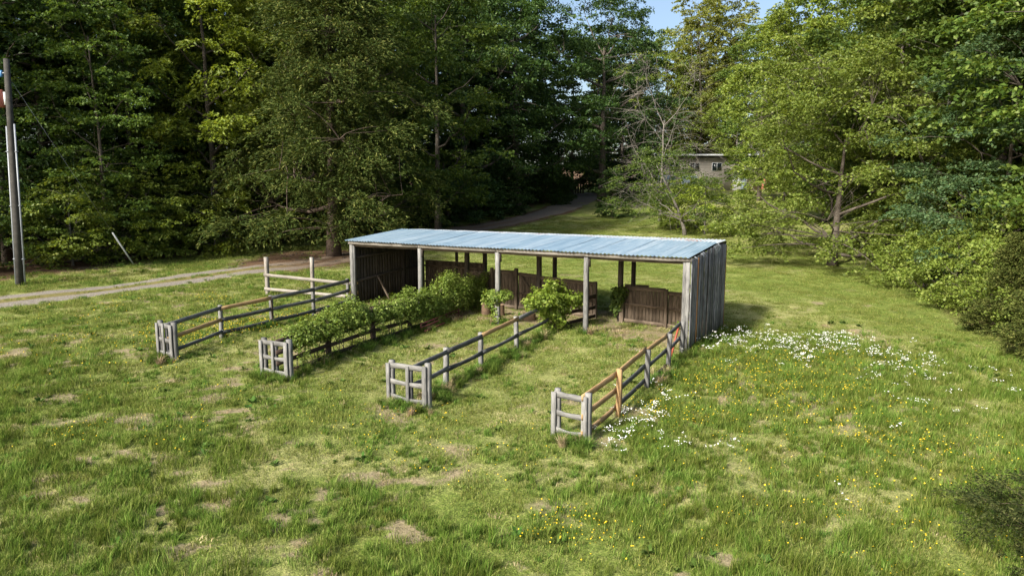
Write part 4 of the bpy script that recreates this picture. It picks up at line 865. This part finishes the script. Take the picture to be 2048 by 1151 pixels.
def scatter(name, pts, rz, sc, idx, meshes, label, cat, tilt=.12, zs=None, seed=0):
    r_ = np.random.default_rng(seed); n = len(pts)
    tcol = bpy.data.collections.new(name+'_templates')
    for k, me in enumerate(meshes):
        o = bpy.data.objects.new('%s_tmpl_%02d' % (name, k), me); tcol.objects.link(o)
    me = bpy.data.meshes.new(name); me.vertices.add(n); me.vertices.foreach_set('co', np.asarray(pts, np.float32).ravel())
    a = me.attributes.new('rot', 'FLOAT_VECTOR', 'POINT'); a.data.foreach_set('vector', np.stack([r_.normal(0, tilt, n), r_.normal(0, tilt, n), rz], 1).astype(np.float32).ravel())
    zs = sc if zs is None else zs
    a = me.attributes.new('scl', 'FLOAT_VECTOR', 'POINT'); a.data.foreach_set('vector', np.stack([sc, sc, zs], 1).astype(np.float32).ravel())
    a = me.attributes.new('idx', 'INT', 'POINT'); a.data.foreach_set('value', np.asarray(idx, np.int32))
    ob = link(name, me); tag(ob, label, cat, None, 'stuff')
    ng = bpy.data.node_groups.new(name+'_scatter', 'GeometryNodeTree')
    ng.interface.new_socket('Geometry', in_out='INPUT', socket_type='NodeSocketGeometry'); ng.interface.new_socket('Geometry', in_out='OUTPUT', socket_type='NodeSocketGeometry')
    gi = ng.nodes.new('NodeGroupInput'); go = ng.nodes.new('NodeGroupOutput'); ip = ng.nodes.new('GeometryNodeInstanceOnPoints'); ci = ng.nodes.new('GeometryNodeCollectionInfo')
    ci.inputs['Collection'].default_value = tcol; ci.inputs['Separate Children'].default_value = True; ci.inputs['Reset Children'].default_value = True
    def na(nm, t):
        x = ng.nodes.new('GeometryNodeInputNamedAttribute'); x.data_type = t; x.inputs['Name'].default_value = nm
        return next(o for o in x.outputs if o.enabled and o.name == 'Attribute')
    ip.inputs['Pick Instance'].default_value = True
    l = ng.links.new
    l(gi.outputs[0], ip.inputs['Points']); l(ci.outputs[0], ip.inputs['Instance']); l(na('idx', 'INT'), ip.inputs['Instance Index'])
    e2r = ng.nodes.new('FunctionNodeEulerToRotation'); l(na('rot', 'FLOAT_VECTOR'), e2r.inputs[0]); l(e2r.outputs[0], ip.inputs['Rotation']); l(na('scl', 'FLOAT_VECTOR'), ip.inputs['Scale'])
    l(ip.outputs[0], go.inputs[0])
    md = ob.modifiers.new('scatter', 'NODES'); md.node_group = ng
    return ob
CX, CY = 20.5, -22.29
fwd = np.array([-.4908, .8713])
def in_view(x, y, marg=5.):
    dx, dy = x-CX, y-CY; f = dx*fwd[0]+dy*fwd[1]; s = dx*.8713+dy*.4908
    return (f > 5.) & (np.abs(s) < f*.78+marg)
def samp(n, lo, hi, r_): return lo[0]+(hi[0]-lo[0])*r_.random(n), lo[1]+(hi[1]-lo[1])*r_.random(n)
gr_ = np.random.default_rng(31)
def layer(dens, lo, hi, accept, far=None):
    n = int((hi[0]-lo[0])*(hi[1]-lo[1])*dens); x, y = samp(n, lo, hi, gr_)
    k = in_view(x, y); x, y = x[k], y[k]
    if far is not None:
        dd = np.hypot(x-CX, y-CY); k = gr_.random(len(x)) < np.clip(far/np.maximum(dd, 1), 0, 1)**1.5; x, y = x[k], y[k]
    k = gr_.random(len(x)) < accept(x, y); return x[k], y[k]
def openland(x, y):
    b, l, d = zone(x, y); dr = dist_line(x, y, DRC)
    return b, np.clip(l, 0, 1), d, np.maximum(smooth(1.15, 1.9, dr+.5*(fbm(x, y, 1.2, 2, 8.)-.5)), .45*smooth(.4, .1, dr)*smooth(8, 2, y))
def meadow_f(x, y):
    """rough long grass : right-hand meadow and the foreground"""
    a = smooth(14.9, 15.6, x)*smooth(4.2, 2.8, y+.15*np.sin(x*2)+1.2*(fbm(x, y, .5, 2)-.5)-.16*(x-15))*smooth(-13.5, -11.5, y)
    fg = smooth(-11.6, -14.2, y+.10*(x-9)-3.5*(fbm(x, y, .4, 3, 2.)-.5))
    return np.clip(np.maximum(a, fg), 0, 1)
lo, hi = (-22, -19), (30, 48)
def put(name, x, y, meshes, smin, smax, label, cat, hs=None, seed=0, tilt=.12, w=None):
    n = len(x); r_ = np.random.default_rng(seed+99); sc = r_.uniform(smin, smax, n)
    dd = np.hypot(x-CX, y-CY); sc *= np.clip(.75+dd/80., .9, 1.5)
    zs = sc*(hs if hs is not None else 1.)
    return scatter(name, np.stack([x, y, H(x, y)], 1), r_.random(n)*6.28, sc, r_.integers(0, len(meshes), n), meshes, label, cat, tilt, zs, seed)
def acc_lawn(x, y):
    b, l, d, dv = openland(x, y); return np.clip((1-b*.9)*(1-l)*dv*(.55+.45*fbm(x, y, .9, 2)), 0, 1)
x, y = layer(18, lo, hi, acc_lawn, 26.)
pen = smooth(-10, -8, y)*smooth(15, 14.5, x)*smooth(0, .6, x)
hs = .55+1.1*fbm(x, y, .45, 3, 7.)*(1-.45*pen); hs *= np.where(y > 6, .55, 1.)
put('short_grass', x, y, [patch('sg%d' % k, 50+k, 150, .32, .085, .009, G_lawn) for k in range(5)], .8, 1.25, 'short yellow-green grass covering the pens and lawn', 'grass', hs, 1)
def acc_clump(x, y):
    b, l, d, dv = openland(x, y); c = smooth(.46, .60, fbm(x, y, 1.1, 3, 21.))
    return np.clip(c*(1-b)*(1-l)*dv*smooth(9, 4, y)*(1-.7*smooth(-9.5, -8, y)*smooth(15, 14.5, x)*smooth(0, .6, x)), 0, 1)
x, y = layer(9, lo, (30, 12), acc_clump, 24.)
put('grass_tuft', x, y, [patch('gt%d' % k, 70+k, 120, .24, .13, .009, G_lush, .6, 4) for k in range(5)], .7, 1.35, 'lush green tufts scattered through the rough grass', 'grass', None, 2)
def acc_tall(x, y):
    b, l, d, dv = openland(x, y); return np.clip(meadow_f(x, y)*(1-.85*b)*(.35+.65*smooth(.35, .6, fbm(x, y, .7, 3, 3.)))*(1-l), 0, 1)
x, y = layer(13, (-4, -19), (28, 6), acc_tall, 20.)
hs = .6+.9*fbm(x, y, .5, 3, 33.)
put('long_grass', x, y, [patch('lg%d' % k, 90+k, 130, .26, .23, .008, G_tall, .5, 3 if k % 2 else 0) for k in range(6)], .8, 1.25, 'long unmown meadow grass in the foreground and beside the shed', 'grass', hs, 3)
# grass left standing along fence C, D, A, B feet and wall
xs_, ys_ = [], []
for L_, n_, sp in (([(10.0,-8.2),(9.85,-6.8),(9.75,-4.8),(9.65,-2.4),(9.7,.4)], 150, .2), ([(14.85,-4),(14.75,-2),(14.85,0),(14.95,2),(14.95,4.9)], 70, .14), ([(14.0,-8.9),(14.8,-8.8)], 26, .15), ([(9.2,-8.95),(10.4,-8.9)], 30, .16), ([(4.5,-9.),(5.6,-9.)], 26, .15), ([(.1,-9.35),(.8,-9.3)], 20, .13), ([(5.35,-8.5),(5.3,-4),(5.1,0)], 70, .18), ([(-.2,-6.6),(-.1,-4.3),(-.2,-.1)], 26, .1), ([(7.2,-.1),(7.5,.1)], 8, .1), ([(10.9,-.1),(11.1,.1)], 8, .1)):
    P_ = np.array(L_); t = gr_.random(n_)*(len(P_)-1); i = np.minimum(t.astype(int), len(P_)-2); q = P_[i]+(P_[i+1]-P_[i])*(t-i)[:, None]+gr_.normal(0, sp, (n_, 2)); xs_.append(q[:, 0]); ys_.append(q[:, 1])
x, y = np.concatenate(xs_), np.concatenate(ys_)
put('fence_line_grass', x, y, [patch('fg%d' % k, 120+k, 90, .2, .34, .011, G_lush if k else G_dry, .7, 2) for k in range(7)], .6, 1.1, 'unmown grass standing along the fence feet', 'grass', None, 4)
def acc_dry(x, y):
    b, l, d, dv = openland(x, y); return np.clip((b*.55+.12*d)*(1-l)*dv*smooth(10, 5, y), 0, 1)
x, y = layer(8, lo, (30, 12), acc_dry, 22.)
put('dry_thatch', x, y, [patch('dt%d' % k, 140+k, 70, .3, .08, .010, G_dry, 1.2) for k in range(4)], .7, 1.2, 'dry straw-coloured thatch on the worn patches', 'grass', None, 5)
x, y = layer(.9, (-6, -18), (26, 8), lambda x, y: np.clip(.9*smooth(.5, .65, fbm(x, y, .9, 2, 44.))*(1-zone(x, y)[1]), 0, 1), 30.)
put('broadleaf_weed', x, y, [weed('bw%d' % k, 160+k, 16, .2, .07, G_weed) for k in range(4)], .5, 1.2, 'dark broad-leaved weeds dotted in the grass', 'weeds', None, 6)
def cluster(L, r_=gr_):
    xs_, ys_ = [], []
    for (cx, cy, sx, n) in L:
        q = r_.normal(0, 1, (n, 2))*sx*1.25; xs_.append(cx+q[:, 0]); ys_.append(cy+q[:, 1]*.8)
    return np.concatenate(xs_), np.concatenate(ys_)
wf = [(16.4,1.4,.5,22),(17.2,3.,.5,22),(17.6,.2,.4,10),(17.8,3.2,.6,24),(18.6,3.5,.6,22),(19.4,3.2,.5,18),(19.8,1.9,.4,14),(20.3,2.4,.4,14),(20.9,.5,.35,10),(21.6,1.9,.5,12),(15.4,1.8,.4,9),(15.55,-8.6,.25,14),(15.5,-7.2,.3,16),(16.0,-7.6,.3,12),(17.2,-8.,.3,8),(21.9,-2.8,.3,7),(21.4,-.7,.4,8),(15.7,3.1,.5,10),(18.3,1.5,.5,16),(15.3,-5.3,.4,8),(17.7,1.8,.5,22),(16.3,-.6,.8,12),(18,-10.5,1.2,2),(22.5,1.,.6,6),(19,-1,1.5,8)]
x, y = cluster([(a, b, c*1.15, max(2, int(n*.7))) for a, b, c, n in wf])
put('white_wildflower', x, y, [flower('wf%d' % k, 200+k, 3, .44, .18, 7, .030, P_white, G_lush) for k in range(5)], .7, 1.15, 'white wildflower heads on tall stems beside the shed', 'wildflowers', None, 7)
yf = [(-1.4,-6.6,.8,80),(-.8,-3.4,.9,55),(-6.2,-2.3,.35,26),(-1.4,-7.6,.9,70),(-3.6,-9.6,1.8,70),(17,-1.9,.9,70),(17.6,-.1,1.,60),(18.7,-1.8,.9,60),(19.3,-4.7,.9,40),(20.9,-4.4,.9,60),(21.4,-5.3,.8,40),(16.2,-12.2,.45,40),(15.8,-6.2,.6,40),(16.6,-5.6,.8,50),(19.4,2.,.9,50),(4.,-14.3,.5,14),(6.5,-13.3,.7,16),(11.5,-10.3,1.,34),(9.5,-10.6,1.,20),(-2.2,-4.6,1.2,50),(-7.5,-6,1.6,34),(18,-9,1.8,40),(20.5,-8.5,1.5,26),(14,-9.8,1.,14),(18.5,-11.5,1.6,14),(21.5,-9.5,1.2,26),(-.9,-5.2,.6,60),(1.5,-10.5,1.2,14),(16.5,-3.5,.8,50)]
x, y = cluster(yf)
put('yellow_wildflower', x, y, [flower('yf%d' % k, 220+k, 4, .2, .22, 1, .031, P_yel, G_lush) for k in range(5)], .8, 1.3, 'small yellow wildflowers scattered in the meadow and left lawn', 'wildflowers', None, 8)
# leaf litter scraps and sticks on the forest floor / drive edge
x, y = samp(420, (-21, -8), (-8, 16), gr_); k = zone(x, y)[1] > .45; x, y = x[k], y[k]
sk = MB()
for a, b in zip(x[:60], y[:60]):
    t = gr_.random()*6.28; l = gr_.uniform(.15, .7); z = hz(a, b)+.03; sk.tube([(a, b, z), (a+l*.5*math.cos(t), b+l*.5*math.sin(t), z+.03), (a+l*math.cos(t), b+l*math.sin(t)+.06, z)], [.018, .015, .008], 4)
tag(link('fallen_sticks', sk.mesh('fallen_sticks', M_barkl)), 'pale fallen sticks scattered on the leaf litter', 'sticks', None, 'stuff')
